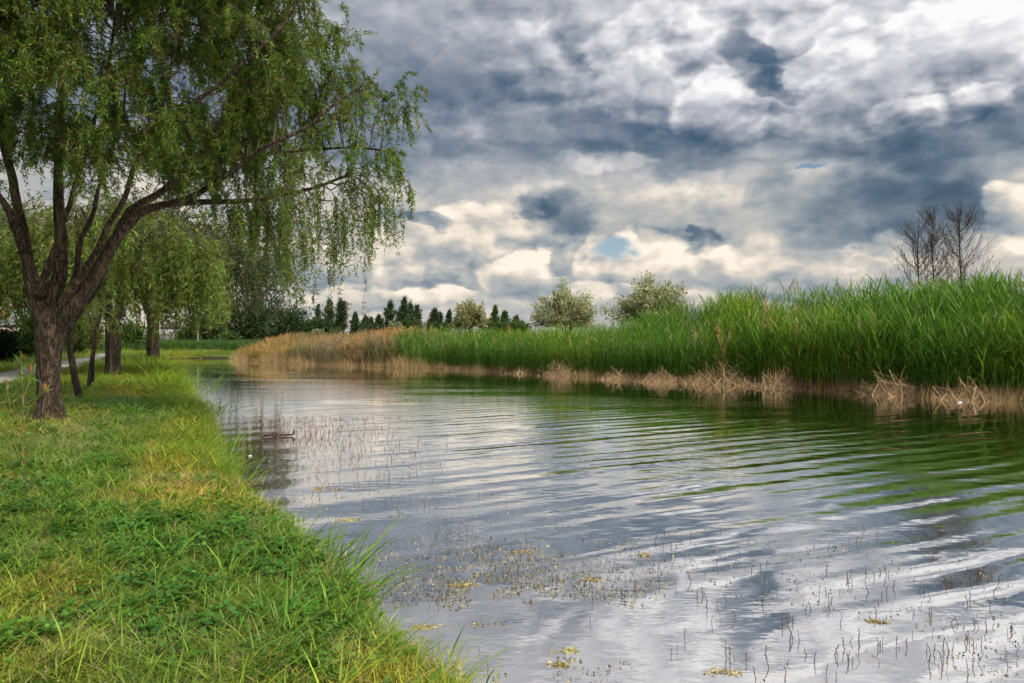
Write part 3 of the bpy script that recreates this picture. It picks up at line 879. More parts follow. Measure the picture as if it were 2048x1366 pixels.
slender('young_tree', 'slender leaning young tree right beside the forked willow trunk', [[(161, 803), (152, 765), (143, 715), (139, 672), (150, 640), (172, 612), (196, 578), (214, 540)]], [26], 41, (0.10, 0.15, 0.02), [0.085], 17.3)
slender('young_tree', 'thin twin-stemmed young tree between the leaning stem and the stout willow', [[(176, 778), (182, 735), (186, 700), (189, 672), (196, 645), (204, 620)], [(186, 764), (187, 720), (191, 680), (184, 648), (176, 622)]], [20, 16], 42, (0.12, 0.165, 0.025), [0.06, 0.04], 20.3)

# ------------------------------------------------------------------ background trees
def foliage(root, loc, S, E, nleaf, jit, size, col, g, droop=0.0, val=0.25, upw=0.0, trunk_col=(0.05, 0.04, 0.03), br_r=0.05, hue=0.1):
    """leafy sprays from S to E"""
    n = len(S); t = g.uniform(0.2, 1.0, (n, nleaf)) ** 0.7
    mid = (S + E) / 2 + g.normal(0, 0.08, S.shape) * np.linalg.norm(E - S, axis=1)[:, None]
    tt = t[..., None]
    P = (1 - tt) ** 2 * S[:, None] + 2 * tt * (1 - tt) * mid[:, None] + tt ** 2 * E[:, None]
    P = P + g.normal(0, 1, P.shape) * jit * (0.4 + 0.8 * tt)
    d = unit(E - S)[:, None] * 0.7 + g.normal(0, 0.7, P.shape) + np.array((0, 0, upw - droop))
    base = P.reshape(-1, 3)
    c = np.repeat(jitter_col(col, n, val, hue, g), nleaf, 0) * np.exp(g.normal(0, 0.18, (len(base), 1)))
    lv = Geo(); L = size * np.exp(g.normal(0, 0.3, len(base)))
    leaves(lv, base - loc, d.reshape(-1, 3), L, L * 0.45, np.clip(c, 0, 1), 0.2, g)
    lv.build('crown', M_LEAF, root)
    tq = np.linspace(0, 1, 5)[None, :, None]
    Q = (1 - tq) ** 2 * S[:, None] + 2 * tq * (1 - tq) * mid[:, None] + tq ** 2 * E[:, None]
    bg = Geo(); tubes(bg, Q - loc, np.linspace(br_r, br_r * 0.25, 5)[None], 3, trunk_col); bg.build('branches', M_TWIG, root)

def trunk_of(root, H, r, lean=(0, 0), sides=8):
    geo = Geo(); q = spline([(0, 0, -0.3), (lean[0] * 0.2, lean[1] * 0.2, H * 0.4), (lean[0], lean[1], H)], 8)
    tube(geo, q, np.linspace(r, r * 0.3, 8), sides); geo.build('trunk', M_BARK_FAR, root, smooth=True)

def gz(x, y): return float(ground_h(np.array([x]), np.array([y]))[0])

def poplar(label, px, top, w, Y, seed, lean=0.10, col=(0.035, 0.060, 0.022), group='columnar poplars on the skyline'):
    g = np.random.default_rng(seed)
    X = (px - HX) / FPX * Y; z0 = gz(X, Y); loc = np.array((X, Y, z0))
    H = EYE + (HY - top) / FPX * Y - z0; R = 1.65 * w / FPX * Y / 2
    root = empty('poplar_tree', loc); tag(root, label, 'tree', group)
    trunk_of(root, H * 0.9, 0.02 * H, (lean * H * 0.5, 0))
    n = 130; h = g.uniform(0.03, 0.93, n)
    prof = np.sin(np.pi * np.clip(h * 0.86 + 0.14, 0, 1)) ** 0.55 * (1 - 0.25 * h) * np.clip((1.0 - h) * 2.8, 0.12, 1) ** 0.6
    a = g.uniform(0, 6.28, n); r = R * prof * g.uniform(0.35, 0.95, n)
    ax = lean * H * 0.5 * h
    S = loc + np.c_[ax, np.zeros(n), h * H * 0.92]
    E = S + np.c_[np.cos(a) * r + lean * 0.5 * R, np.sin(a) * r, H * g.uniform(0.06, 0.20, n)]
    foliage(root, loc, S, E, 40, R * 0.10, 0.36, col, g, upw=0.8, br_r=0.05)

for k, (px, top, w, what) in enumerate([
    (634, 614, 15, 'small poplar leftmost on the skyline clear of the willow twigs'), (654, 600, 21, 'pointed poplar just left of the broad dark poplar'),
    (676, 597, 25, 'broad dark poplar just left of the two masts'), (709, 627, 16, 'short poplar between the two lattice masts'),
    (729, 633, 15, 'short poplar at the foot of the taller mast'), (738, 638, 10, 'tiny poplar just right of the taller mast'),
    (756, 632, 18, 'low ragged poplar left of the tall leaning poplars'), (776, 604, 24, 'leaning poplar with sharp tip left of the tallest trio'),
    (801, 596, 22, 'tallest leaning poplar of the middle trio'), (818, 604, 15, 'middle poplar of the leaning trio'), (830, 611, 18, 'sparse last poplar of the leaning trio'),
    (863, 620, 22, 'dark poplar of the lone pair'), (878, 625, 13, 'thinner poplar of the lone pair'), (895, 621, 14, 'slim poplar touching the silvery tree'),
    (984, 615, 17, 'poplar right of the first silvery tree'), (1008, 624, 17, 'green poplar above the reeds left of the wide silvery tree'), (1030, 633, 16, 'low poplar nearest the wide silvery tree')]):
    poplar(what, px, top, w, 175 + 6 * math.sin(k * 2.1) * 3, 60 + k, lean=0.06 + 0.06 * (k % 3), col=(0.040, 0.066, 0.026) if k < 14 else (0.05, 0.10, 0.02))

def round_tree(name, label, px, top, base_y, w, Y, seed, col, n=90, nl=40, size=0.2, group=None, trunk=True, z0=None, flat=1.0, droop=0.0, cat='tree'):
    g = np.random.default_rng(seed)
    X = (px - HX) / FPX * Y; z0 = gz(X, Y) if z0 is None else z0; loc = np.array((X, Y, z0))
    H = EYE + (HY - top) / FPX * Y - z0; R = w / FPX * Y / 2
    lo = max(0.0, EYE + (HY - base_y) / FPX * Y - z0)
    root = empty(name, loc); tag(root, label, cat, group)
    trunk_of(root, max(0.5, lo + (H - lo) * 0.6), 0.03 * H + 0.03)
    c = loc + np.array((0, 0, (H + lo) / 2))
    q = unit(g.normal(size=(n, 3))) * g.uniform(0.55, 1.0, (n, 1))
    E = c + q * np.array((R, R * 0.9, (H - lo) / 2)) * np.exp(g.normal(0, 0.10, (n, 1)))
    S = loc + np.c_[(E - loc)[:, :2] * 0.25, np.clip((E - loc)[:, 2] * 0.6, 0.1, None)]
    foliage(root, loc, S, E, nl, 0.12 * R, size, col, g, droop=droop, br_r=0.03)
    return root

DK = (0.030, 0.052, 0.014); MG = (0.055, 0.098, 0.018); YG = (0.10, 0.13, 0.02)
for a in [
    ('tree', 'rounded dark tree left of the broad poplar', 640, 640, 672, 52, 120, 101, DK, 90, 40, 0.34),
    ('tree', 'mid green bush in front of the broad poplar', 673, 652, 690, 34, 85, 102, MG, 70, 36, 0.24),
    ('tree', 'dark dense tree behind the weeping twigs over the dry reeds', 556, 602, 680, 150, 110, 103, DK, 140, 46, 0.40),
    ('tree', 'dark tree behind the weeping willow above the far bank', 484, 585, 694, 130, 100, 104, DK, 130, 46, 0.40),
    ('tree', 'black-green tree behind the grey pole on the far bank', 415, 628, 702, 96, 84, 105, (0.020, 0.036, 0.012), 140, 46, 0.30),
    ('tree', 'low dark tree under the last poplar of the trio', 820, 640, 662, 60, 130, 106, (0.045, 0.075, 0.016), 70, 36, 0.34),
    ('tree', 'low dark tree between the two lattice masts and the leaning poplars', 745, 644, 668, 50, 125, 115, DK, 70, 36, 0.34),
    ('tree', 'low dark tree below the lone pair of poplars', 872, 646, 664, 56, 128, 116, (0.04, 0.07, 0.016), 70, 36, 0.34),
    ('tree', 'low dark tree left of the first lattice mast', 610, 640, 676, 60, 118, 117, DK, 80, 36, 0.34),
    ('tree', 'low mid green tree right of the first oleaster', 990, 642, 664, 70, 120, 118, (0.05, 0.09, 0.018), 70, 36, 0.34),
    ('tree', 'low green tree behind the reeds by the low poplar', 1035, 640, 664, 60, 110, 107, (0.05, 0.095, 0.018), 70, 36, 0.3),
    ('bush', 'dark clipped bush at the photo edge beyond the path', 4, 655, 735, 64, 36, 108, (0.018, 0.034, 0.012), 150, 46, 0.14),
    ('bush', 'leafy green bush beside the dark clipped bush', 58, 632, 722, 62, 42, 109, (0.045, 0.085, 0.016), 130, 44, 0.17),
    ('bush', 'olive green bush seen between the forked willow and the twin stems', 150, 615, 730, 60, 52, 110, (0.06, 0.085, 0.016), 130, 44, 0.2),
    ('bush', 'russet tinged bush behind the twin-stemmed young tree', 182, 622, 726, 50, 58, 111, (0.10, 0.095, 0.022), 110, 44, 0.2),
    ('bush', 'bright bush behind the stout willow trunk', 262, 640, 716, 70, 64, 112, (0.06, 0.10, 0.018), 110, 44, 0.22),
    ('bush', 'dark bush left of the grey pole on the far bank', 372, 655, 700, 40, 80, 113, (0.028, 0.048, 0.014), 90, 40, 0.24),
    ('bush', 'leafy shrub at the corner where the dry reeds begin', 458, 664, 702, 48, 78, 114, (0.05, 0.095, 0.018), 90, 40, 0.22),
]:
    round_tree(*a, cat=a[0])

def silver_tree(label, px, top, base_y, w, Y, seed, col=(0.29, 0.305, 0.185), n=90, nl=60):
    """oleaster: several leaning stems and upswept feathery silver-green sprays"""
    g = np.random.default_rng(seed)
    X = (px - HX) / FPX * Y; z0 = gz(X, Y); loc = np.array((X, Y, z0))
    H = EYE + (HY - top) / FPX * Y - z0; R = w / FPX * Y / 2
    lo = max(0.2, EYE + (HY - base_y) / FPX * Y - z0)
    root = empty('oleaster_tree', loc); tag(root, label, 'tree', 'silvery oleaster trees behind the reeds')
    for k in range(6):
        a = k * 1.05 + g.uniform(0, 0.5); r = R * g.uniform(0.3, 0.7)
        e = np.array((math.cos(a) * r, math.sin(a) * r * 0.7, H * g.uniform(0.5, 0.8)))
        geo = Geo(); q = spline([(0, 0, -0.2), e * np.array((0.3, 0.3, 0.45)), e], 9)
        tube(geo, q, np.linspace(0.10, 0.03, 9), 7); geo.build('trunk' if k == 0 else 'limb', M_BARK_FAR, root, smooth=True)
    q = unit(g.normal(size=(n, 3))); q[:, 2] = np.abs(q[:, 2]) * 1.1 - 0.25; q = unit(q)
    rad = g.uniform(0.45, 1.0, (n, 1)) * (1 + 0.20 * np.sin(q[:, :1] * 8 + seed) + 0.12 * np.sin(q[:, 1:2] * 11 + seed * 2) + g.normal(0, 0.12, (n, 1)))
    ctr = loc + np.array((0, 0, lo + (H - lo) * 0.25))
    E = ctr + q * rad * np.array((R, R * 0.8, (H - lo) * 0.74))
    S = ctr + (E - ctr) * 0.30 - np.array((0, 0, 1.0)) * (0.18 * H * g.random(n))[:, None]
    foliage(root, loc, S, E, nl, 0.05 * R + 0.03, 0.17 if Y < 60 else 0.24, col, g, upw=0.2, br_r=0.02, val=0.16, trunk_col=(0.09, 0.075, 0.055), hue=0.06)
silver_tree('first silvery oleaster tree, right of the skyline poplars', 938, 590, 660, 74, 78, 121, (0.27, 0.27, 0.14), 130, 60)
silver_tree('wide silver-green oleaster tree in the middle of the reed bank', 1132, 576, 655, 138, 56, 122, n=200, nl=90)
silver_tree('tallest silvery oleaster tree just left of the high reeds', 1308, 556, 648, 160, 50, 123, n=230, nl=90)
silver_tree('small grey-green oleaster bush among the poplars', 790, 642, 664, 36, 100, 124, (0.22, 0.23, 0.14), 50, 40)
silver_tree('low grey-green oleaster bush left of the dry reeds', 640, 657, 680, 36, 88, 125, (0.24, 0.25, 0.15), 50, 40)

# ------------------------------------------------------------------ bare saplings behind the reeds
def bare_tree(label, px, top, w, Y, seed, n1=46):
    g = np.random.default_rng(seed)
    X = (px - HX) / FPX * Y; z0 = gz(X, Y); loc = np.array((X, Y, z0))
    H = EYE + (HY - top) / FPX * Y - z0; R = w / FPX * Y / 2
    root = empty('bare_tree', loc); tag(root, label, 'tree', 'bare twiggy trees behind the high reeds')
    geo = Geo(); q = spline([(0, 0, -0.2), (0.05, 0, H * 0.35), (-0.05, 0.05, H * 0.7), (0.03, 0, H)], 20)
    tube(geo, q, np.linspace(0.055, 0.006, 20), 7); geo.build('trunk', M_BARK_FAR, root, smooth=True)
    h = g.uniform(0.12, 0.88, n1); a = g.uniform(0, 6.28, n1)
    s = np.c_[np.interp(h * 19, range(20), q[:, 0]), np.interp(h * 19, range(20), q[:, 1]), h * H]
    L = H * (0.95 - h) * g.uniform(0.35, 0.62, n1) + 0.35
    P = grow_twigs(s, np.c_[np.cos(a), np.sin(a), np.full(n1, 0.75)], L, 10, np.full(n1, -0.07), 0.12, g)
    P[:, :, 0] = np.clip(P[:, :, 0], -R * 1.2, R * 1.2)
    bg = Geo(); cb = jitter_col((0.05, 0.038, 0.03), n1, 0.2, 0.1, g)
    tubes(bg, P, np.linspace(0.010, 0.004, 11)[None], 3, cb)
    n2 = n1 * 15; i = g.integers(0, n1, n2); j = g.integers(2, 10, n2)
    d = unit(P[i, j + 1] - P[i, j]) + g.normal(0, 0.45, (n2, 3))
    P2 = grow_twigs(P[i, j], d, g.uniform(0.25, 0.8, n2), 6, np.full(n2, -0.08), 0.22, g)
    bg.build('branches', M_TWIG, root)
    tg = Geo(); tubes(tg, P2, np.linspace(0.005, 0.0028, 7)[None], 3, jitter_col((0.085, 0.058, 0.045), n2, 0.2, 0.1, g))
    lv = Geo(); b = P2[:, 2:].reshape(-1, 3); b = b[g.random(len(b)) < 0.45]
    tg.build('twigs', M_TWIG, root)
    leaves(lv, b, g.normal(0, 1, b.shape), 0.045, 0.022, jitter_col((0.07, 0.055, 0.035), len(b), 0.3, 0.1, g), 0.2, g)
    lv.build('crown', M_LEAF, root)
bare_tree('bare twiggy tree, leftmost of the three behind the high reeds', 1838, 428, 80, 33, 131, 60)
bare_tree('bare twiggy tree, slim middle one of the three behind the high reeds', 1868, 412, 60, 32.5, 132, 52)
bare_tree('bare twiggy tree, tallest and rightmost of the three behind the high reeds', 1922, 398, 120, 33.5, 133, 76)
# ------------------------------------------------------------------ reeds on the far bank
def reed_stalk(g, H=1.0, green=True, nleaf=11):
    """one reed: a thin culm with long arching leaves on both sides, unit height"""
    geo = Geo()
    lean = g.normal(0, 0.05, 2)
    q = np.array([(lean[0] * t * t, lean[1] * t * t, t) for t in np.linspace(0, 0.92, 5)])
    c0 = np.array((0.30, 0.22, 0.09)) if green else np.array((0.36, 0.295, 0.20))
    c1 = np.array((0.060, 0.175, 0.016)) if green else np.array((0.38, 0.325, 0.235))
    tt = np.repeat(np.linspace(0, 1, 5), 3)[:, None]
    tubes(geo, q[None], np.linspace(0.0035, 0.002, 5)[None], 3)
    geo.c[-1] = c0 * (1 - sstep(0.06, 0.22, tt)) + c1 * sstep(0.06, 0.22, tt)
    a0 = g.uniform(0, 6.28)
    for k in range(nleaf):
        t = 0.16 + 0.80 * (k + g.uniform(0, 0.6)) / nleaf
        a = a0 + (k % 2) * 3.14 + g.normal(0, 0.6)
        L = g.uniform(0.15, 0.27) * (1.0 if t < 0.85 else 0.85); up = g.uniform(0.7, 1.25); bend = g.uniform(0.05, 0.65)
        d = np.array((math.cos(a), math.sin(a), 0)); s = np.array((-d[1], d[0], 0)) + g.normal(0, 0.5, 3); s /= np.linalg.norm(s)
        b = np.array((lean[0] * t * t, lean[1] * t * t, t * 0.94))
        w = g.uniform(0.008, 0.0135)
        col = (np.array((0.074, 0.158, 0.014)) * np.exp(g.normal(0, 0.38)) if green else np.array((0.38, 0.325, 0.23)) * np.exp(g.normal(0, 0.15)))
        pts, ws = [], (0.5, 1.0, 0.75, 0.06)
        for i, u in enumerate((0, 0.35, 0.72, 1.0)):
            c = b + d * L * (u * 0.55 + bend * u * u * 0.35) + np.array((0, 0, L * (up * u - bend * u * u * 0.75)))
            pts += [c + s * w * ws[i] * 0.5, c - s * w * ws[i] * 0.5]
        geo.add(pts, [(0, 1, 3, 2), (2, 3, 5, 4), (4, 5, 7, 6)], col)
    if not green:
        n = 26; z = g.uniform(0.80, 1.0, n)
        b = np.c_[np.full(n, lean[0]), np.full(n, lean[1]), z]
        leaves(geo, b, g.normal(0, 0.6, (n, 3)) + np.array((0.3, 0, 0.5)), 0.05, 0.012, jitter_col((0.34, 0.24, 0.15), n, 0.2, 0.05, g), 0.2, g)
    return geo.build('reed', M_BLADE, link=False)

def along_right(n, d0, d1, s0, s1, g, power=1.0):
    """n random spots on the reed bank, d metres behind the waterline"""
    pl = RIGHT_SHORE
    seg = np.linalg.norm(np.diff(pl, axis=0), axis=1); cum = np.r_[0, np.cumsum(seg)]
    s = g.uniform(s0, s1, n)
    x = np.interp(s, cum, pl[:, 0]); y = np.interp(s, cum, pl[:, 1])
    e = 0.6
    tx = np.interp(s + e, cum, pl[:, 0]) - np.interp(s - e, cum, pl[:, 0]); ty = np.interp(s + e, cum, pl[:, 1]) - np.interp(s - e, cum, pl[:, 1])
    l = np.hypot(tx, ty) + 1e-9
    d = d0 + (d1 - d0) * g.random(n) ** power
    return x - ty / l * d, y + tx / l * d, d, s

def reeds():
    g = np.random.default_rng(77)
    seg = np.linalg.norm(np.diff(RIGHT_SHORE, axis=0), axis=1); cum = np.r_[0, np.cumsum(seg)]
    S_END = cum[-4] + 3.0
    greens = [reed_stalk(g) for _ in range(8)]
    drys = [reed_stalk(g, green=False, nleaf=6) for _ in range(4)]
    n = 27000
    x, y, d, s = along_right(n, 0.02, 9.0, 0.3, S_END, g, 1.6)
    px = HX + x / y * FPX
    H = np.interp(x, [-24, -15, -7, 0, 6, 9.5, 16], [1.15, 1.5, 1.9, 2.0, 2.1, 2.75, 3.05])
    H = H * (1 + 0.10 * vnoise(x, y, 0.45, 8) + 0.05 * vnoise(x, y, 1.4, 9)) * g.uniform(0.62, 1.16, n)
    H *= 1 + 0.22 * vnoise(x, y, 0.30, 18) * (px < 860)
    H *= np.interp(d, [0, 0.5, 1.6, 9], [0.78, 0.88, 1.0, 1.0])
    dry_p = np.interp(px, [430, 520, 740, 850, 1000, 1200], [0.45, 0.42, 0.55, 0.10, 0.014, 0.010])
    dry_p = np.clip(dry_p + 0.40 * vnoise(x, y, 0.35, 12) * (px < 840) + 0.06 * (vnoise(x, y, 0.5, 13) > 0.6) * (px < 1500), 0, 1)
    dry = g.random(n) < dry_p
    keep = (g.random(n) < np.interp(d, [0, 4, 9], [1.0, 0.85, 0.55])) & (y > 4)
    tone = jitter_col((1, 1, 1), n, 0.20, 0.12, g)
    yel = sstep(-0.2, 0.8, vnoise(x, y, 0.22, 15) + 0.5 * vnoise(x, y, 0.8, 17))[:, None]
    tone = tone * (1 - yel) + tone * np.array((1.75, 1.22, 1.0)) * yel
    dull = (px < 780 + 40 * vnoise(x, y, 0.6, 16))[:, None]
    tone = np.where(dull & ~dry[:, None], tone * np.array((1.9, 0.95, 2.2)), tone)
    z = ground_h(x, y)
    pts = np.c_[x, y, z - 0.03]
    for m, nm, src, lab in ((keep & ~dry, 'reeds', greens, 'dense tall green reeds covering the bank across the water'), (keep & dry, 'dry_reeds', drys, 'dry tan reeds with feathery heads along the far part of the bank')):
        q = m.nonzero()[0]
        sc = np.c_[H[q] * 0.95, H[q] * 0.95, H[q]]
        scatter(nm, src, pts[q], g.uniform(0, 6.28, len(q)), g.normal(0.0, 0.06, len(q)), sc, g.integers(0, len(src), len(q)), tone[q], lab, 'reeds')
    # straw skirt of broken stems at the foot of the reeds
    src = []
    for k in range(5):
        b = blades(g, 11, 0.18, 0.20, 1.0, 0.010, 0.40, 0.30, (0.38, 0.265, 0.145), segs=2, val=0.4)
        src.append(b.build('straw', M_BLADE, link=False))
    n = 8500
    x, y, d, s = along_right(n, -0.32, 0.9, 0.0, S_END, g, 1.2)
    cl = 0.62 + 0.5 * vnoise(x, y, 0.55, 22) + 0.25 * vnoise(x, y, 1.9, 23)
    px = HX + x / y * FPX
    keep = g.random(n) < np.clip(cl, 0.15, 1)
    x, y, cl, px = x[keep], y[keep], cl[keep], px[keep]
    sc = np.clip(cl, 0.35, 1.4) * g.uniform(0.6, 1.2, len(x)) * np.interp(px, [470, 900, 1400, 2048], [1.25, 1.0, 0.95, 0.75])
    scatter('dry_stems', src, np.c_[x, y, np.maximum(ground_h(x, y), -0.02)], g.uniform(0, 6.28, len(x)), g.normal(0, 0.2, len(x)), sc, g.integers(0, 5, len(x)), jitter_col((1, 1, 1), len(x), 0.18, 0.06, g),
            'broken straw-coloured reed stems fringing the waterline of the far bank', 'reeds')
    # meadow grass and weeds further back on that side
    src = [blades(g, 30, 0.35, 0.5, 1.1, 0.03, 0.3, 0.5, (0.10, 0.16, 0.02), segs=2).build('meadow', M_BLADE, link=False) for _ in range(3)]
    n = 9000
    x, y, d, s = along_right(n, 6.0, 75.0, -0.0, S_END, g, 1.6)
    k = np.interp(d, [6, 75], [1.0, 2.0])
    t = jitter_col((1, 1, 1), n, 0.15, 0.1, g); f = sstep(0.0, 0.6, vnoise(x, y, 0.08, 31))[:, None]
    t = t * (1 - f) + t * np.array((2.0, 1.25, 1.4)) * f
    scatter('meadow_grass', src, np.c_[x, y, ground_h(x, y)], g.uniform(0, 6.28, n), np.zeros(n), k, g.integers(0, 3, n), t, 'rough meadow grass on the level ground behind the reeds', 'grass')
reeds()

# ------------------------------------------------------------------ turf on the near bank
def photo_xy(x, y, z):
    return HX + x / y * FPX, HY - (z - EYE) / y * FPX

PATCH_CLOVER = [(460, 1130, 330, 95), (250, 1090, 170, 60), (200, 950, 55, 24), (262, 822, 60, 16), (640, 1210, 120, 60), (90, 1000, 80, 40)]
PATCH_DRY = [(130, 890, 90, 36), (330, 985, 110, 26), (60, 975, 55, 18), (400, 872, 45, 16), (520, 1075, 60, 40), (660, 1130, 40, 50), (300, 1290, 300, 30), (190, 855, 60, 20), (430, 960, 40, 16)]

def near_bank(n, y0, y1, wl, g, dmin=-0.02):
    """random spots on the left bank, uniform in ground area between distances y0 and y1 and up to wl from the water"""
    y = g.uniform(y0, y1, n)
    xs = np.interp(y, LEFT_SHORE[:, 1], LEFT_SHORE[:, 0])
    x = xs + 0.6 - g.random(n) * (wl + 0.6)
    ok = (x / y > -0.80) | (y < 6)
    x, y = x[ok], y[ok]
    d, r = shore(x, y)
    ok = (d > dmin) & (r < 0.5)
    x, y, d = x[ok], y[ok], d[ok]
    c, nrm, w = PATH
    pd, _ = polyline_dist(x, y, c + nrm * w * 0.5)
    ok = pd > w * 0.5 + 0.03
    return x[ok], y[ok], d[ok]

def turf():
    g = np.random.default_rng(99)
    G1 = (0.190, 0.222, 0.025)
    short = [blades(g, 20, 0.075, 0.05, 0.15, 0.0085, 0.6, 0.9, G1, val=0.42).build('tuft', M_BLADE, link=False) for _ in range(6)]
    tall = [blades(g, 12, 0.05, 0.12, 0.30, 0.0095, 0.4, 1.0, (0.17, 0.25, 0.022), segs=4, val=0.3).build('tuft', M_BLADE, link=False) for _ in range(4)]
    dry = [blades(g, 18, 0.08, 0.04, 0.15, 0.0065, 1.0, 0.9, (0.34, 0.285, 0.125), val=0.3).build('tuft', M_BLADE, link=False) for _ in range(4)]
    clover = []
    for k in range(5):
        geo = Geo(); n = 20
        b = np.c_[g.normal(0, 0.08, (n, 2)), g.uniform(0.03, 0.12, n)]
        st = np.stack((b * np.array((0.6, 0.6, 0)), b), 1); tubes(geo, st, 0.0012, 3, (0.06, 0.13, 0.02))
        for q in range(3):
            a = g.uniform(0, 6.28, n) * 0 + q * 2.094 + np.repeat(g.uniform(0, 6.28), n) + g.normal(0, 0.3, n)
            d = np.c_[np.cos(a), np.sin(a), g.normal(0.25, 0.25, n)]
            s = unit(np.c_[-np.sin(a), np.cos(a), g.normal(0, 0.15, n)]); L = g.uniform(0.024, 0.046, (n, 1))
            v = np.stack((b, b + d * L * 0.6 + s * L * 0.45, b + d * L * 1.05, b + d * L * 0.6 - s * L * 0.45), 1).reshape(-1, 3)
            geo.add(v, np.arange(n)[:, None] * 4 + np.arange(4), np.repeat(jitter_col((0.075, 0.165, 0.020), n, 0.3, 0.12, g), 4, 0))
        clover.append(geo.build('clover', M_BLADE, link=False))
    broad = []
    for k in range(3):
        geo = Geo(); n = 7; a = np.arange(n) * 0.9 + g.uniform(0, 1)
        for q in range(n):
            d = np.array((math.cos(a[q]), math.sin(a[q]), 0)); s = np.array((-d[1], d[0], 0)); L = g.uniform(0.09, 0.17); w = L * 0.28
            pts = []
            for u, ww in ((0, .15), (.35, .9), (.7, .8), (1, .05)):
                c = d * L * u + np.array((0, 0, L * (0.75 * u - 0.55 * u * u)))
                pts += [c + s * w * ww * 0.5, c - s * w * ww * 0.5]
            geo.add(pts, [(0, 1, 3, 2), (2, 3, 5, 4), (4, 5, 7, 6)], np.array((0.075, 0.145, 0.022)) * np.exp(g.normal(0, 0.2)))
        broad.append(geo.build('broad', M_BLADE, link=False))
    stalk = []
    for k in range(3):
        geo = Geo(); n = 4
        b = np.c_[g.normal(0, 0.03, (n, 2)), np.zeros(n)]; t = b + np.c_[g.normal(0, 0.05, (n, 2)), g.uniform(0.16, 0.30, n)]
        tubes(geo, np.stack((b, (b + t) / 2 + g.normal(0, 0.008, (n, 3)), t), 1), 0.0012, 3, (0.24, 0.19, 0.07))
        m = 14; i = g.integers(0, n, n * m); bb = t[i] - np.array((0, 0, 1.0)) * g.uniform(0, 0.05, n * m)[:, None]
        leaves(geo, bb, g.normal(0, 0.5, (n * m, 3)) + np.array((0, 0, 0.9)), 0.016, 0.005, jitter_col((0.28, 0.20, 0.10), n * m, 0.2, 0.1, g), 0.1, g)
        stalk.append(geo.build('stalk', M_BLADE, link=False))
    kinds = short + tall + dry + clover + broad + stalk
    o_s, o_t, o_d, o_c, o_b, o_k = 0, 6, 10, 14, 19, 22
    P, I, S, T = [], [], [], []
    def put(x, y, d, idx, sc, tint):
        z = ground_h(x, y)
        P.append(np.c_[x, y, z - 0.005]); I.append(idx); S.append(sc); T.append(tint)
    def mask(px, py, patches, soft):
        m = np.zeros(len(px))
        for a, b, ra, rb in patches:
            m = np.maximum(m, sstep(1.35, 0.65, np.hypot((px - a) / ra, (py - b) / rb) + soft))
        return m
    for (y0, y1, wl, dens, size) in ((3.0, 6.5, 5.6, 260, 0.95), (6.5, 11, 8.5, 190, 1.0), (11, 18, 11, 110, 1.2), (18, 32, 16, 46, 1.7), (32, 64, 26, 14, 2.6)):
        n = int((y1 - y0) * (wl + 0.6) * dens)
        x, y, d = near_bank(n, y0, y1, wl, g); n = len(x)
        px, py = photo_xy(x, y, ground_h(x, y))
        so = 0.35 * vnoise(x, y, 2.0, 40) + 0.25 * vnoise(x, y, 5.0, 41)
        mc = mask(px, py, PATCH_CLOVER, so); md = mask(px, py, PATCH_DRY, so)
        gen = vnoise(x, y, 0.9, 42) + 0.6 * vnoise(x, y, 2.4, 43)
        r = g.random(n); r2 = g.random(n)
        pc = np.clip(0.04 + 0.14 * mc + 0.05 * (gen < -0.4), 0, 0.28) * (y < 22)
        pd = np.clip(0.15 + 0.30 * md + 0.25 * sstep(0.35, 1.0, gen), 0, 0.7)
        idx = o_s + g.integers(0, 6, n)
        idx = np.where(r2 < 0.11, o_t + g.integers(0, 4, n), idx)
        idx = np.where(r < pc, o_c + g.integers(0, 5, n), idx)
        idx = np.where((r > 1 - pd), o_d + g.integers(0, 4, n), idx)
        e = g.random(n)
        idx = np.where(e < 0.006, o_b + g.integers(0, 3, n), idx)
        idx = np.where((e > 0.988) & (y < 14), o_k + g.integers(0, 3, n), idx)
        tint = jitter_col((1, 1, 1), n, 0.16, 0.10, g)
        yl = sstep(-0.3, 0.9, vnoise(x, y, 0.7, 44) + 0.5 * vnoise(x, y, 2.2, 45) + 0.6 * sstep(2.2, 0.2, d) - 0.9 * mc)[:, None]
        tint = tint * (np.array((0.80, 1.0, 1.0)) * (1 - yl) + np.array((1.50, 1.22, 1.0)) * yl)
        tr = np.hypot(x + 8.77, (y - 13.3) * 0.8)
        worn = (tr < 0.85 + 0.3 * vnoise(x, y, 2.5, 52)) & (g.random(n) < 0.72)
        bare = worn | (vnoise(x, y, 1.1, 47) + 0.7 * vnoise(x, y, 3.1, 48) > 1.05) & (g.random(n) < 0.75) & (y < 20)
        q = ~bare
        put(x[q], y[q], d[q], idx[q], (size * g.uniform(0.65, 1.3, n))[q], tint[q])
    # lusher, longer grass hanging over the water's edge
    for (y0, y1, dens, size) in ((3.0, 9, 60, 0.62), (9, 20, 80, 1.1), (20, 60, 16, 2.2)):
        n = int((y1 - y0) * 1.6 * dens)
        x, y, d = near_bank(n, y0, y1, 1.0, g, -0.06)
        ok = d < 0.30 + 0.25 * vnoise(x, y, 0.8, 49) + 0.5 * (y > 14)
        x, y, d = x[ok], y[ok], d[ok]; n = len(x)
        tint = jitter_col((1.15, 1.12, 0.9), n, 0.2, 0.12, g)
        put(x, y, d, o_t + g.integers(0, 4, n), size * g.uniform(0.7, 1.7, n), tint)
    P = np.vstack(P); I = np.concatenate(I); S = np.concatenate(S); T = np.vstack(T); n = len(P)
    scatter('grass', kinds, P, g.uniform(0, 6.28, n), g.normal(0, 0.10, n), S, I, T, 'mown grass with clover and dry wisps on the near bank', 'grass')
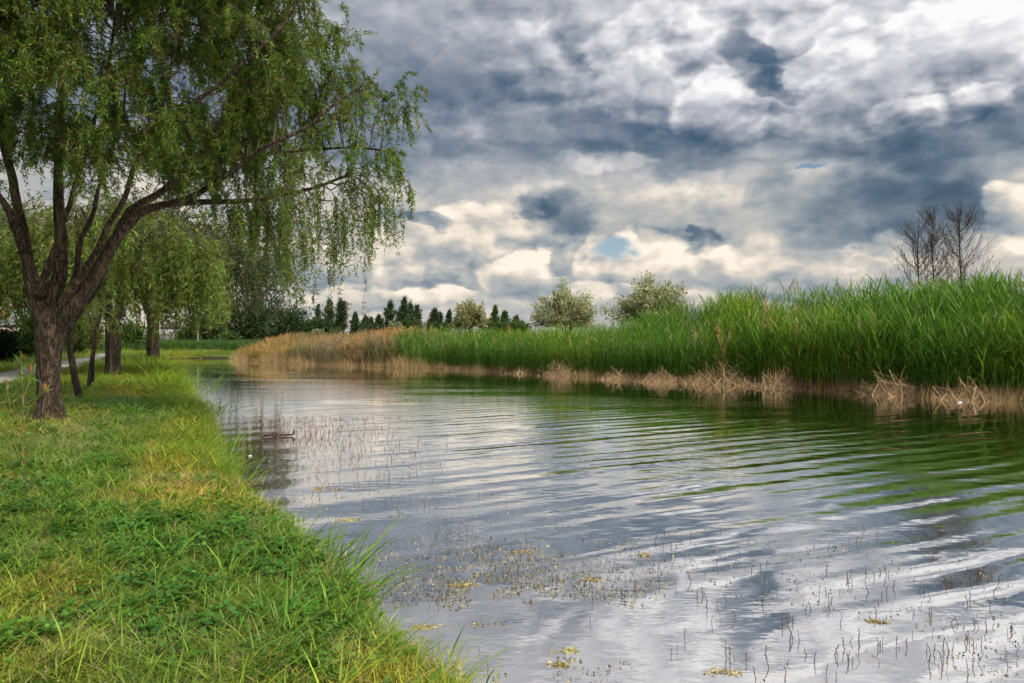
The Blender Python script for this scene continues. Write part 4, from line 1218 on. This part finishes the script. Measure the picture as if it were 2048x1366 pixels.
    # the lawn and taller grass on the far end of the pond
    lawn = [blades(g, 40, 0.35, 0.08, 0.2, 0.03, 0.3, 0.5, (0.12, 0.18, 0.018), segs=1).build('lawn', M_BLADE, link=False) for _ in range(2)]
    high = [blades(g, 40, 0.30, 0.5, 1.0, 0.035, 0.25, 0.4, (0.05, 0.11, 0.018), segs=2).build('high', M_BLADE, link=False) for _ in range(2)]
    x = g.uniform(-42, -20, 5200); y = g.uniform(58, 80, 5200)
    d, r = shore(x, y); ok = (d > 0.05) & ~((r > 0.5) & (d < 9)); x, y, d = x[ok], y[ok], d[ok]; n = len(x)
    hi = d > 5.5 + 1.5 * vnoise(x, y, 0.3, 60)
    scatter('lawn_grass', lawn + high, np.c_[x, y, ground_h(x, y)], g.uniform(0, 6.28, n), np.zeros(n), g.uniform(0.7, 1.3, n), np.where(hi, 2, 0) + g.integers(0, 2, n), jitter_col((1, 1, 1), n, 0.12, 0.08, g),
            'sunlit strip of lawn with taller grass behind at the far end of the water', 'grass')
turf()
# ------------------------------------------------------------------ far structures
def box(geo, c, s, col=(0.5, 0.5, 0.5), rz=0.0):
    x, y, z = np.array(s) / 2.0
    v = np.array([(a * x, b * y, d * z) for d in (-1, 1) for b in (-1, 1) for a in (-1, 1)])
    if rz: v[:, :2] = v[:, :2] @ np.array(((math.cos(rz), math.sin(rz)), (-math.sin(rz), math.cos(rz))))
    geo.add(v + np.array(c), [(0, 2, 3, 1), (4, 5, 7, 6), (0, 1, 5, 4), (2, 6, 7, 3), (0, 4, 6, 2), (1, 3, 7, 5)], col)
    return geo

M_RED = plain('mast_red', (0.27, 0.14, 0.10), 0.6); M_WHITE = plain('mast_white', (0.50, 0.47, 0.45), 0.6)
M_STEEL = plain('grey_steel', (0.30, 0.30, 0.29), 0.5, 0.3)

def mast(label, px, top, Y, w, antenna, drums):
    X = (px - HX) / FPX * Y; z0 = gz(X, Y); H = EYE + (HY - top) / FPX * Y - z0
    root = empty('lattice_mast', (X, Y, z0)); tag(root, label, 'mast', 'red and white lattice masts on the skyline')
    hb = H * (1 - antenna); nsec = 10
    hw = lambda z: w * (1.0 - 0.42 * z / hb) / 2
    for k in range(nsec):
        z0_, z1_ = hb * k / nsec, hb * (k + 1) / nsec; geo = Geo()
        for a, b in ((-1, -1), (1, -1), (1, 1), (-1, 1)):
            tube(geo, [(a * hw(z0_), b * hw(z0_), z0_), (a * hw(z1_), b * hw(z1_), z1_)], 0.12, 4, cap=False)
        for (a, b), (c, d) in (((-1, -1), (1, -1)), ((1, -1), (1, 1)), ((1, 1), (-1, 1)), ((-1, 1), (-1, -1))):
            tube(geo, [(a * hw(z0_), b * hw(z0_), z0_), (c * hw(z1_), d * hw(z1_), z1_)], 0.07, 4, cap=False)
            tube(geo, [(c * hw(z0_), d * hw(z0_), z0_), (a * hw(z1_), b * hw(z1_), z1_)], 0.07, 4, cap=False)
            tube(geo, [(a * hw(z1_), b * hw(z1_), z1_), (c * hw(z1_), d * hw(z1_), z1_)], 0.09, 4, cap=False)
        geo.build('lattice_section', M_RED if k % 2 == 0 else M_WHITE, root)
    geo = Geo(); box(geo, (0, 0, hb + 0.1), (w * 0.95, w * 0.95, 0.25))
    for a, b in ((-1, 0), (1, 0), (0, 1), (0, -1)):
        box(geo, (a * w * 0.46, b * w * 0.46, hb + 0.9), (0.1 + abs(b) * w * 0.9, 0.1 + abs(a) * w * 0.9, 0.12))
        tube(geo, [(a * w * 0.46, b * w * 0.46, hb + 0.2), (a * w * 0.46, b * w * 0.46, hb + 0.9)], 0.07, 4)
    geo.build('platform', M_RED, root)
    geo = Geo(); tube(geo, [(0, 0, hb), (0, 0, hb + (H - hb) * 0.6), (0, 0, H)], [0.5, 0.3, 0.08] if not drums else [0.14, 0.1, 0.06], 5); geo.build('antenna', M_STEEL, root)
    for k in range(drums):
        a = k * 6.283 / drums + 0.4; geo = Geo()
        tube(geo, [(math.cos(a) * w * 0.72, math.sin(a) * w * 0.72, hb - 1.2), (math.cos(a) * w * 0.72, math.sin(a) * w * 0.72, hb + 1.0)], 0.42, 7); geo.build('panel_antenna', M_RED, root)
mast('shorter lattice mast with antenna panels round its top, right of the broad poplar', 696, 588, 560, 3.4, 0.24, 4)
mast('taller lattice mast ending in a thin steel spire', 728, 582, 560, 3.8, 0.26, 0)

def far_building():
    Y = 150.0
    p = at(-60, 641, Y); z0 = gz(p[0], Y)
    root = empty('hall_building', (p[0], Y, z0)); tag(root, 'low pinkish hall with dark grey roof far beyond the path', 'building')
    W, D, H = 24.0, 12.0, p[2] - z0
    wall = plain('pink_render', (0.40, 0.30, 0.26), 0.9); roof = plain('grey_roof', (0.085, 0.09, 0.10), 0.6); glass = plain('dark_glass', (0.03, 0.035, 0.04), 0.15)
    box(Geo(), (0, 0, (H - 1.1) / 2), (W, D, H - 1.1)).build('wall', wall, root)
    g = Geo(); g.add([(-W/2-.4, -D/2-.4, H-1.1), (W/2+.4, -D/2-.4, H-1.1), (W/2+.4, D/2+.4, H-1.1), (-W/2-.4, D/2+.4, H-1.1), (-W/2-.4, -D/2+1, H), (W/2+.4, -D/2+1, H), (W/2+.4, D/2-1, H), (-W/2-.4, D/2-1, H)],
                     [(0, 1, 5, 4), (1, 2, 6, 5), (2, 3, 7, 6), (3, 0, 4, 7), (4, 5, 6, 7)]); g.build('roof', roof, root)
    for k in range(6):
        w = box(Geo(), (-W/2 + 2.2 + k * 3.9, -D/2 - 0.03, 1.9), (1.5, 0.1, 1.3)).build('window', glass, root)
        w2 = Geo(); box(w2, (-W/2 + 2.2 + k * 3.9, -D/2 - 0.07, 1.2), (1.7, 0.18, 0.1)); w2.build('sill', wall, w)
far_building()

def silo():
    Y = 230.0; p = at(-4, 598, Y); z0 = gz(p[0], Y); H = p[2] - z0
    root = empty('storage_tower', (p[0], Y, z0)); tag(root, 'grey-green storage tower standing behind the hall roof', 'tower')
    m = plain('pale_green_sheet', (0.22, 0.27, 0.24), 0.6)
    g = Geo(); tube(g, [(0, 0, 0), (0, 0, H * 0.5), (0, 0, H)], 1.6, 16); g.build('shell', m, root, smooth=True)
    g = Geo(); tube(g, [(0, 0, H), (0, 0, H + 0.7)], [1.75, 0.3], 16); g.build('cap', M_STEEL, root)
    g = Geo(); box(g, (1.9, -0.6, H * 0.45), (1.6, 2.0, H * 0.55)); g.build('annex', plain('rust_sheet', (0.25, 0.08, 0.05), 0.7), root)
silo()
def crane():
    Y = 240.0; p = at(13, 606, Y); z0 = gz(p[0], Y); H = p[2] - z0
    root = empty('crane', (p[0], Y, z0)); tag(root, 'small yellow jib crane behind the hall roof', 'crane')
    m = plain('crane_yellow', (0.50, 0.30, 0.06), 0.5)
    g = Geo()
    for a, b in ((-1, -1), (1, -1), (1, 1), (-1, 1)): tube(g, [(a * .6, b * .6, 0), (a * .5, b * .5, H * 0.75)], 0.09, 4)
    for k in range(7):
        z = H * 0.75 * k / 7; z2 = H * 0.75 * (k + 1) / 7
        tube(g, [(-.55, -.55, z), (.55, -.55, z2)], 0.07, 4); tube(g, [(-.55, .55, z), (.55, .55, z2)], 0.07, 4); tube(g, [(-.55, -.55, z2), (-.55, .55, z)], 0.07, 4)
    g.build('tower', m, root)
    g = Geo(); tube(g, [(-0.4, 0, H * 0.72), (3.2, 0, H)], 0.13, 4); tube(g, [(-0.4, 0, H * 0.82), (3.2, 0, H)], 0.08, 4); g.build('jib', m, root)
    g = Geo(); box(g, (-0.2, -0.8, H * 0.70), (1.2, 0.9, 1.2)); g.build('cab', M_WHITE, root)
crane()
def floodlight(label, px, top, Y):
    p = at(px, top, Y); z0 = gz(p[0], Y); H = p[2] - z0
    root = empty('lighting_pole', (p[0], Y, z0)); tag(root, label, 'pole', 'slim lighting poles behind the hall')
    g = Geo(); tube(g, [(0, 0, 0), (0, 0, H)], [0.20, 0.12], 6); g.build('pole', M_STEEL, root)
    g = Geo(); box(g, (0, -0.2, H), (1.2, 0.3, 0.4)); g.build('lamp_head', M_STEEL, root)
floodlight('slim lighting pole behind the hall, the one nearer the crane', 34, 604, 190)
floodlight('slim lighting pole behind the hall, the one nearer the willow trunk', 42, 606, 192)

def lamp_post():
    Y = 74.0; p = at(396, 640, Y); z0 = gz(p[0], Y); H = p[2] - z0
    root = empty('lamp_post', (p[0], Y, z0)); tag(root, 'pale grey post in front of the black-green tree on the far bank', 'post')
    g = Geo(); tube(g, [(0, 0, -0.1), (0, 0, H * 0.5), (0, 0, H)], [0.10, 0.085, 0.06], 8); g.build('pole', plain('pale_concrete', (0.20, 0.19, 0.175), 0.85), root, smooth=True)
    g = Geo(); tube(g, [(0, 0, H), (0.3, 0, H + 0.25), (0.8, 0, H + 0.3)], 0.035, 6); g.build('arm', M_STEEL, root)
    g = Geo(); box(g, (0.95, 0, H + 0.28), (0.45, 0.18, 0.10)); g.build('lamp_head', M_STEEL, root)
lamp_post()
def shed():
    Y = 92.0; p = at(352, 655, Y); z0 = gz(p[0], Y); H = p[2] - z0
    root = empty('shed', (p[0], Y, z0)); tag(root, 'small grey shed wall showing between the willow strands', 'shed')
    box(Geo(), (0, 0, H / 2), (2.6, 3.0, H)).build('wall', plain('grey_render', (0.33, 0.32, 0.33), 0.9), root)
    g = Geo(); g.add([(-1.5, -1.7, H + .004), (1.5, -1.7, H + .004), (1.5, 1.7, H + .004), (-1.5, 1.7, H + .004), (0, -1.7, H + .7), (0, 1.7, H + .7)], [(0, 3, 2, 1), (0, 4, 5, 3), (1, 2, 5, 4)]); g.add([(-1.5, -1.7, H + .004), (1.5, -1.7, H + .004), (0, -1.7, H + .7)], [(0, 1, 2)])
    g.build('roof', plain('shed_roof', (0.14, 0.11, 0.10), 0.8), root)
    box(Geo(), (0.3, -1.53, 0.95), (0.8, 0.08, 1.9)).build('door', plain('shed_door', (0.16, 0.12, 0.10), 0.7), root)
shed()

# ------------------------------------------------------------------ straw heaps at the foot of the reeds
def straw_heap(label, px, py, w, h, seed, n=230):
    g = np.random.default_rng(seed)
    p = on_plane(px, py, 0.05); Y = p[1] + 0.50; X = (px - HX) / FPX * Y
    loc = np.array((X, Y, gz(X, Y) - 0.02)); R = 1.5 * w / FPX * Y / 2; H = 0.95 * h / FPX * Y
    root = empty('straw_heap', loc); tag(root, label, 'straw', 'heaps of dead reed straw along the far waterline')
    def stems(n, fn, name):
        a = g.uniform(0, 6.28, n); rr = np.sqrt(g.random(n))
        z = H * (1 - rr ** 1.1) * g.uniform(0.2, 1.0, n)
        c = np.c_[np.cos(a) * rr * R, np.sin(a) * rr * R * 0.6, z]
        d = fn(c, n); L = g.uniform(0.45, 1.5, n)[:, None] * np.clip(H, 0.5, 1.2)
        A = c - d * L * 0.5; B = c + d * L * 0.5
        A[:, 2] = np.clip(A[:, 2], 0.0, None); B[:, 2] = np.clip(B[:, 2], 0.0, None)
        geo = Geo(); M = (A + B) / 2 + g.normal(0, 0.03, A.shape)
        tubes(geo, np.stack((A, M, B), 1), 0.0048, 3, jitter_col((0.33, 0.23, 0.135), n, 0.5, 0.06, g)); return geo.build(name, M_STRAW, root)
    # bent-over stems: matted, pointing outwards and down the mound
    stems(n * 2, lambda c, n: unit(np.c_[c[:, 0] / R * 0.9 + g.normal(0, 0.6, n), c[:, 1] / R * 0.5 + g.normal(0, 0.6, n), -0.55 + g.normal(0, 0.22, n)]), 'fallen_stems')
    stems(n // 8, lambda c, n: unit(g.normal(0, 0.45, (n, 3)) + np.array((0, 0, 0.8))), 'upright_stems')
for k, a in enumerate([
    (1120, 752, 60, 50, 'tall straw heap leftmost below the wide oleaster'), (1235, 758, 70, 34, 'low straw heap left of the tallest oleaster reflection'), (1325, 763, 90, 42, 'wide straw heap below the tallest oleaster'),
    (1450, 768, 110, 52, 'broad straw heap below the step in the reed tops'), (1556, 774, 74, 56, 'peaked straw heap in the middle of the high reeds'),
    (1790, 790, 76, 62, 'rounded straw heap below the bare trees, left one'), (1932, 799, 120, 60, 'large sprawling straw heap nearest the photo corner'), (1040, 747, 50, 26, 'small straw heap at the bend of the far waterline')]):
    straw_heap(a[4], a[0], a[1], a[2], a[3], 200 + k)

# ------------------------------------------------------------------ willow sapling and reed tufts on the near bank
def sapling():
    g = np.random.default_rng(301)
    b = on_plane(45, 962, 0.42); b[2] = gz(b[0], b[1]) - 0.02; Y = b[1]
    root = empty('willow_sapling', b); tag(root, 'slender willow sapling with orange shoot tips at the photo edge', 'sapling')
    stems = [[(45, 962), (44, 890), (46, 820), (44, 750), (42, 722)], [(44, 900), (30, 850), (18, 800), (12, 775)], [(46, 870), (58, 820), (78, 795), (92, 782)], [(45, 930), (30, 900), (8, 870), (-14, 850)], [(46, 910), (60, 880), (80, 850), (96, 835)], [(45, 800), (56, 770), (62, 745)]]
    tg = None
    for k, s in enumerate(stems):
        q = np.array([at(a, c, Y + 0.03 * k) for a, c in s])
        if k == 0: q[0] = b
        c = spline(q, 16); gg = Geo(); tube(gg, c - b, np.linspace(0.008 if k == 0 else 0.005, 0.0025, 16), 6, (0.20, 0.13, 0.04)); gg.build('stem', M_TWIG, root, smooth=True)
        n = 50 if k == 0 else 22
        i = g.integers(1, 16, n); base = c[i] - b
        lf = Geo(); leaves(lf, base, g.normal(0, 0.55, (n, 3)) + np.array((0, -0.1, 0.75)), g.uniform(0.08, 0.16, n), 0.022, jitter_col((0.115, 0.18, 0.05), n, 0.2, 0.1, g), 0.12, g); lf.build('leaves', M_LEAF, root)
        tip = Geo(); m = 4; leaves(tip, np.repeat((c[-1] - b)[None], m, 0), g.normal(0, 0.14, (m, 3)) + np.array((0, 0, 1.0)), g.uniform(0.07, 0.13, m), 0.020, jitter_col((0.30, 0.12, 0.045), m, 0.15, 0.05, g), 0.05, g)
        tip.build('shoot_tip', M_LEAF, root)
sapling()

def shore_tuft(name, label, px, py, n, h, w, seed, col=(0.10, 0.19, 0.018), spread=0.12, lean=(0.3, 0), cat='grass tuft', z=0.1):
    g = np.random.default_rng(seed)
    p = on_plane(px, py, z); z0 = max(-0.05, gz(p[0], p[1]) - 0.03); loc = np.array((p[0], p[1], z0))
    root = empty(name, loc); tag(root, label, cat, 'reed and grass tufts along the near waterline')
    b = np.c_[g.normal(0, spread, n), g.normal(0, spread, n), np.zeros(n)]
    L = h * g.uniform(0.5, 1.1, n); d = unit(np.c_[g.normal(lean[0], 0.35, n), g.normal(lean[1], 0.35, n), np.full(n, 1.0)])
    t = np.linspace(0, 1, 6)[None, :, None]
    out = np.c_[d[:, :2], np.zeros(n)]
    C = b[:, None] + d[:, None] * (L[:, None, None] * t) + out[:, None] * (L * g.uniform(0.1, 0.7, n))[:, None, None] * t ** 2 - np.array((0, 0, 1.0)) * (L * g.uniform(0.0, 0.35, n))[:, None, None] * t ** 2.5
    s = unit(np.cross(d, g.normal(size=(n, 3))))[:, None]
    ww = (w * np.array((0.5, 0.9, 1.0, 0.8, 0.5, 0.05)))[None, :, None]
    v = np.stack((C + s * ww / 2, C - s * ww / 2), 2).reshape(-1, 3)
    k = np.arange(n)[:, None] * 12
    f = np.concatenate([k + np.array((2 * i, 2 * i + 1, 2 * i + 3, 2 * i + 2)) for i in range(5)])
    geo = Geo().add(v, f, np.repeat(jitter_col(col, n, 0.25, 0.12, g), 12, 0)); geo.build('blades', M_LEAF, root)
    m = max(3, n // 6); i = g.integers(0, n, m)
    sg = Geo(); tubes(sg, C[i][:, ::1] * np.array((0.9, 0.9, 1.0)), np.linspace(0.004, 0.0015, 6)[None], 3, (0.16, 0.17, 0.04)); sg.build('stems', M_TWIG, root)
for k, a in enumerate([
    ('shore_reeds', 'spiky reed tuft leaning over the water beside the brown stalks', 660, 1150, 46, 0.62, 0.015, 0.20, (0.5, 0.1)),
    ('shore_reeds', 'tall reed tuft just above the spiky leaning one', 596, 1085, 38, 0.50, 0.014, 0.18, (0.45, 0.1)),
    ('shore_reeds', 'thin reed blades reaching out nearest the viewer', 696, 1195, 22, 0.55, 0.012, 0.14, (0.7, 0.0)),
    ('shore_reeds', 'small reed tuft low in the photo where bank meets water', 820, 1345, 26, 0.34, 0.012, 0.15, (0.4, 0.1)),
    ('shore_grass', 'lush overhanging grass tuft left of the floating log', 412, 892, 150, 0.62, 0.013, 0.30, (0.35, -0.05)),
    ('shore_grass', 'ragged grass tuft over the dark water below the lush tuft', 436, 960, 90, 0.46, 0.012, 0.26, (0.4, -0.05)),
    ('shore_reeds', 'arching reed tuft at the bend below the stout willow', 356, 790, 60, 0.95, 0.024, 0.5, (0.5, 0.0)),
    ('shore_reeds', 'pale reed tuft at the water below the weeping willow', 330, 765, 50, 0.9, 0.028, 0.6, (0.4, 0.0)),
    ('shore_grass', 'long grass tuft between the arching reeds and the lush tuft', 388, 838, 110, 0.6, 0.016, 0.4, (0.4, 0.0)),
    ('shore_reeds', 'few reed shoots standing in the shallows left of the log', 484, 880, 9, 0.42, 0.008, 0.10, (0.1, 0.0)),
]):
    shore_tuft(a[0], a[1], a[2], a[3], a[4], a[5], a[6], 400 + k, spread=a[7], lean=a[8], z=0.12 if k != 9 else 0.0, col=(0.10, 0.18, 0.018) if k != 9 else (0.09, 0.10, 0.03))

# ------------------------------------------------------------------ on the water
def log():
    a = on_plane(524, 873, 0.02); b = on_plane(586, 869, 0.03)
    root = empty('floating_log', (a + b) / 2); tag(root, 'thin dark log floating near the left bank', 'log')
    c = (a + b) / 2; q = spline([a - c, (a - c) * 0.4 + np.array((0, 0.02, 0.012)), (b - c) * 0.35, b - c], 20)
    g = Geo(); tube(g, q, np.r_[np.linspace(0.012, 0.030, 8), np.linspace(0.030, 0.016, 12)], 9, ripple=0.12, seed=3); g.build('bark', M_BARK, root, smooth=True)
    g = Geo(); tube(g, [q[-1], q[-1] + np.array((0.02, 0, 0.07)), q[-1] + np.array((0.0, 0.01, 0.10))], [0.022, 0.016, 0.01], 6); g.build('stub', M_BARK, root)
log()

def litter(name, label, px, py, w, h, seed, cat='litter'):
    g = np.random.default_rng(seed); p = on_plane(px, py, 0.005); s = p[1] / FPX
    geo = Geo(); n = 10
    a = np.linspace(0, 6.283, n, endpoint=False); r = g.uniform(0.75, 1.15, n)
    low = np.c_[np.cos(a) * r * w * s / 2, np.sin(a) * r * w * s / 2.4, np.zeros(n)]
    up = low * np.array((0.65, 0.65, 1)) + np.c_[np.zeros((n, 2)), h * s * g.uniform(0.6, 1.2, n)]
    geo.add(np.vstack((low, up, [(0, 0, h * s * 1.1)])), [(i, (i + 1) % n, n + (i + 1) % n, n + i) for i in range(n)])
    geo.add(np.vstack((up, [(0, 0, h * s * 1.15)])), [(i, (i + 1) % n, n) for i in range(n)])
    o = geo.build(name, M_LITTER); o.location = tuple(p); tag(o, label, cat)
M_LITTER = plain('white_plastic', (0.40, 0.39, 0.37), 0.5, vary=0.15)
litter('plastic_scrap', 'white scrap floating below the lush grass tuft', 500, 912, 8, 2, 1)
def bottle(label, px, py):
    p = on_plane(px, py, 0.02); o = Geo()
    root = empty('plastic_bottle', p); tag(root, label, 'bottle')
    tube(o, [(-0.09, 0, 0), (-0.085, 0, 0), (0.02, 0, 0), (0.05, 0, 0), (0.075, 0, 0)], [0.012, 0.022, 0.022, 0.014, 0.009], 10); o.build('body', M_LITTER, root, smooth=True)
    c = Geo(); tube(c, [(0.077, 0, 0), (0.09, 0, 0)], 0.011, 8); c.build('cap', plain('blue_cap', (0.1, 0.2, 0.4), 0.5), root)
bottle('white plastic bottle floating below the largest straw heap', 1920, 804)

def milfoil():
    """reddish flower spikes of water milfoil standing out of the shallows, each a thing; the far ones as one mass"""
    g = np.random.default_rng(510)
    kinds = []
    for k in range(9):
        n = 7; H = g.uniform(0.04, 0.085)
        c = np.c_[np.cumsum(g.normal(0, 0.005, n)), np.cumsum(g.normal(0, 0.004, n)), np.linspace(-0.02, H, n)]
        if k in (3, 7): c[:, 0] += np.linspace(0, 1, n) ** 2 * 0.035
        st = Geo(); tube(st, c, np.linspace(0.0024, 0.0015, n), 5, (0.075, 0.035, 0.03))
        bd = Geo(); m = 18
        t = np.linspace(0.25, 1.0, m) * (n - 1.001); i = t.astype(int); q = c[i] * (1 - (t - i))[:, None] + c[i + 1] * (t - i)[:, None]
        leaves(bd, q, g.normal(0, 1, (m, 3)) + np.array((0, 0, 0.3)), 0.008, 0.006, jitter_col((0.10, 0.042, 0.035), m, 0.25, 0.08, g), 0.1, g)
        kinds.append((st.mesh('spike_stem', M_TWIG), bd.mesh('spike_buds', M_TWIG)))
    spots = []
    def region(n, x0, x1, y0, y1, cond=None, clump=0.5):
        cnt = 0
        while cnt < n:
            px, py = g.uniform(x0, x1), g.uniform(y0, y1)
            if cond and not cond(px, py): continue
            for _ in range(1 + (g.random() < clump) * g.integers(0, 3)):
                spots.append((px + g.normal(0, 9), py + g.normal(0, 5))); cnt += 1
    region(90, 1600, 2046, 1130, 1362, lambda a, b: b > 1120 + (2048 - a) * 0.15)
    region(40, 1380, 1720, 1180, 1362)
    region(40, 1300, 1760, 1060, 1200)
    region(20, 840, 1400, 1080, 1360)
    region(26, 640, 1050, 930, 1010)
    region(40, 560, 900, 850, 960)
    for k, (px, py) in enumerate(spots[:290]):
        p = on_plane(px, py, 0.0)
        if shore(p[0], p[1])[0] > -0.15: continue
        kk = int(g.integers(0, 9)); st, bd = kinds[kk]
        o = bpy.data.objects.new('milfoil_spike', st); COL.objects.link(o)
        o.location = tuple(p); o.rotation_euler = (g.normal(0, 0.10), g.normal(0, 0.10), g.uniform(0, 6.28)); s = g.uniform(0.5, 1.15); o.scale = (s, s, s)
        look = 'bent' if kk in (3, 7) else ('tall straight' if s > 0.9 else 'short')
        where = ('in the shallows off the lush grass tuft' if py < 900 else 'in the shallows above the spiky reeds' if py < 1020 else 'among the weed flecks off the spiky reeds' if px < 1250
                 else 'in the middle of the near water' if px < 1700 else 'in the crowd at the lower right corner')
        tag(o, look + ' reddish water milfoil spike ' + where, 'water plant', 'milfoil spikes: ' + look + ', ' + where)
        b = bpy.data.objects.new('buds', bd); COL.objects.link(b); b.parent = o
    # the rest, too many and too small to count
    n = 2200
    px = g.normal(600, 110, n); py = 835 + np.abs(g.normal(0, 55, n))
    p = np.array([on_plane(a, b, 0.0) for a, b in zip(px, py)])
    d, r = shore(p[:, 0], p[:, 1]); ok = (d < -0.1) & (g.random(n) < 0.5 + 0.5 * vnoise(p[:, 0], p[:, 1], 0.5, 70)); p = p[ok]; n = len(p)
    geo = Geo(); H = g.uniform(0.02, 0.07, n); T = p + np.c_[g.normal(0, 0.015, (n, 2)), H]
    tubes(geo, np.stack((p, (p + T) / 2 + g.normal(0, 0.004, p.shape), T), 1), 0.0035, 3, jitter_col((0.12, 0.06, 0.045), n, 0.3, 0.1, g))
    o = geo.build('milfoil', M_TWIG); tag(o, 'dense far-off milfoil spikes speckling the shallows by the left bank', 'water plants', kind='stuff')
milfoil()

def floating_weed():
    g = np.random.default_rng(611)
    # algae rafts: thin lumpy mats of tiny fronds, each a thing
    def mat(label, px, py, w, h, col, seed, cover=0.75):
        g = np.random.default_rng(seed)
        p = on_plane(px, py, 0.0); rx = w / FPX * p[1] / 2; a, b = on_plane(px, py - h / 2), on_plane(px, py + h / 2); ry = (a[1] - b[1]) / 2
        n = int(np.clip(rx * ry * 3.14 * 2600 * cover, 60, 3000))
        th = g.uniform(0, 6.283, n); r = np.sqrt(g.random(n)) * (0.75 + 0.35 * np.sin(3 * th + seed) * g.random(n))
        c = np.c_[np.cos(th) * r * rx, np.sin(th) * r * ry, g.uniform(0.003, 0.008, n)]
        keep = vnoise(c[:, 0] + p[0], c[:, 1] + p[1], 6.0, seed) > -0.35; c = c[keep]; n = len(c)
        if n < 10: return
        geo = Geo(); leaves(geo, c, np.c_[g.normal(0, 1, (n, 2)), g.normal(0, 0.08, n)], g.uniform(0.015, 0.05, n), g.uniform(0.008, 0.02, n), jitter_col(col, n, 0.25, 0.1, g), 0.05, g)
        geo.v[-1][:, 2] = np.clip(geo.v[-1][:, 2], 0.002, 0.012)
        o = geo.build('algae_mat', M_WEED); o.location = tuple(p); tag(o, label, 'algae', 'algae mats floating off the near bank')
    Y_, B_, O_ = (0.34, 0.32, 0.10), (0.26, 0.19, 0.10), (0.30, 0.25, 0.11)
    for k, a in enumerate([
        ('largest yellow-green algae mat low in the middle of the photo', 1148, 1302, 96, 18, Y_), ('pale algae wisp below the largest mat', 1120, 1330, 50, 10, O_), ('round pale algae mat left of the largest mat', 970, 1288, 46, 14, Y_),
        ('brown algae streak near the reed shoots upper left', 650, 978, 70, 10, B_), ('tan algae patch among the near spikes at the lower corner', 1750, 1244, 50, 8, O_), ('brown weed patch above the scattered flecks', 1045, 1104, 80, 9, B_),
        ('brown weed patch left of the scattered flecks', 1015, 1198, 60, 9, B_), ('small tan mat right of the flecks', 1290, 1110, 34, 7, B_), ('olive mat close under the leaning reeds', 800, 1215, 60, 14, O_), ('tan mat nearest the lower reed tuft', 850, 1255, 70, 10, O_),
        ('olive weed patch just off the bank left of the brown patch', 925, 1170, 80, 12, O_), ('tan scum patch at the lower right of the middle', 1450, 1345, 120, 16, O_), ('small brown mat near the small spiky shoots', 1180, 1160, 50, 10, B_), ('thin algae streak below the milfoil shallows', 700, 1040, 70, 8, O_)]):
        mat(a[0], a[1], a[2], a[3], a[4], a[5], 620 + k)
    # flecks of weed and dead leaf, uncountable
    n = 15000
    px = np.r_[g.normal(1000, 190, n * 2 // 3), g.normal(650, 130, n // 6), g.uniform(900, 2040, n - n * 2 // 3 - n // 6)]
    py = np.r_[g.normal(1180, 75, n * 2 // 3), g.normal(960, 50, n // 6), g.uniform(1080, 1366, n - n * 2 // 3 - n // 6)]
    py = np.clip(py, 850, 1420)
    p = np.array([on_plane(a, b, 0.0) for a, b in zip(px, py)])
    d, r = shore(p[:, 0], p[:, 1]); ok = (d < -0.03) & (vnoise(p[:, 0], p[:, 1], 1.6, 80) + 0.7 * vnoise(p[:, 0], p[:, 1], 5.0, 81) > -0.15); p = p[ok]; n = len(p)
    p[:, 2] = g.uniform(0.002, 0.008, n)
    geo = Geo(); c = jitter_col((0.22, 0.19, 0.10), n, 0.35, 0.15, g); dk = g.random(n) < 0.35; c[dk] = jitter_col((0.05, 0.04, 0.025), dk.sum(), 0.3, 0.1, g)
    L = g.uniform(0.006, 0.028, n)
    leaves(geo, p, np.c_[g.normal(0, 1, (n, 2)), np.where(dk, g.uniform(0, 0.7, n), 0.05)], L, L * 0.6, c, 0.15, g)
    geo.v[-1][:, 2] = np.clip(geo.v[-1][:, 2], 0.002, None)
    o = geo.build('weed_flecks', M_WEED); tag(o, 'scattered flecks of weed and dead leaf afloat off the near bank', 'weed', kind='stuff')
M_WEED = leaf_material('weed', 0.1, 0.7, spec=0.2)
floating_weed()
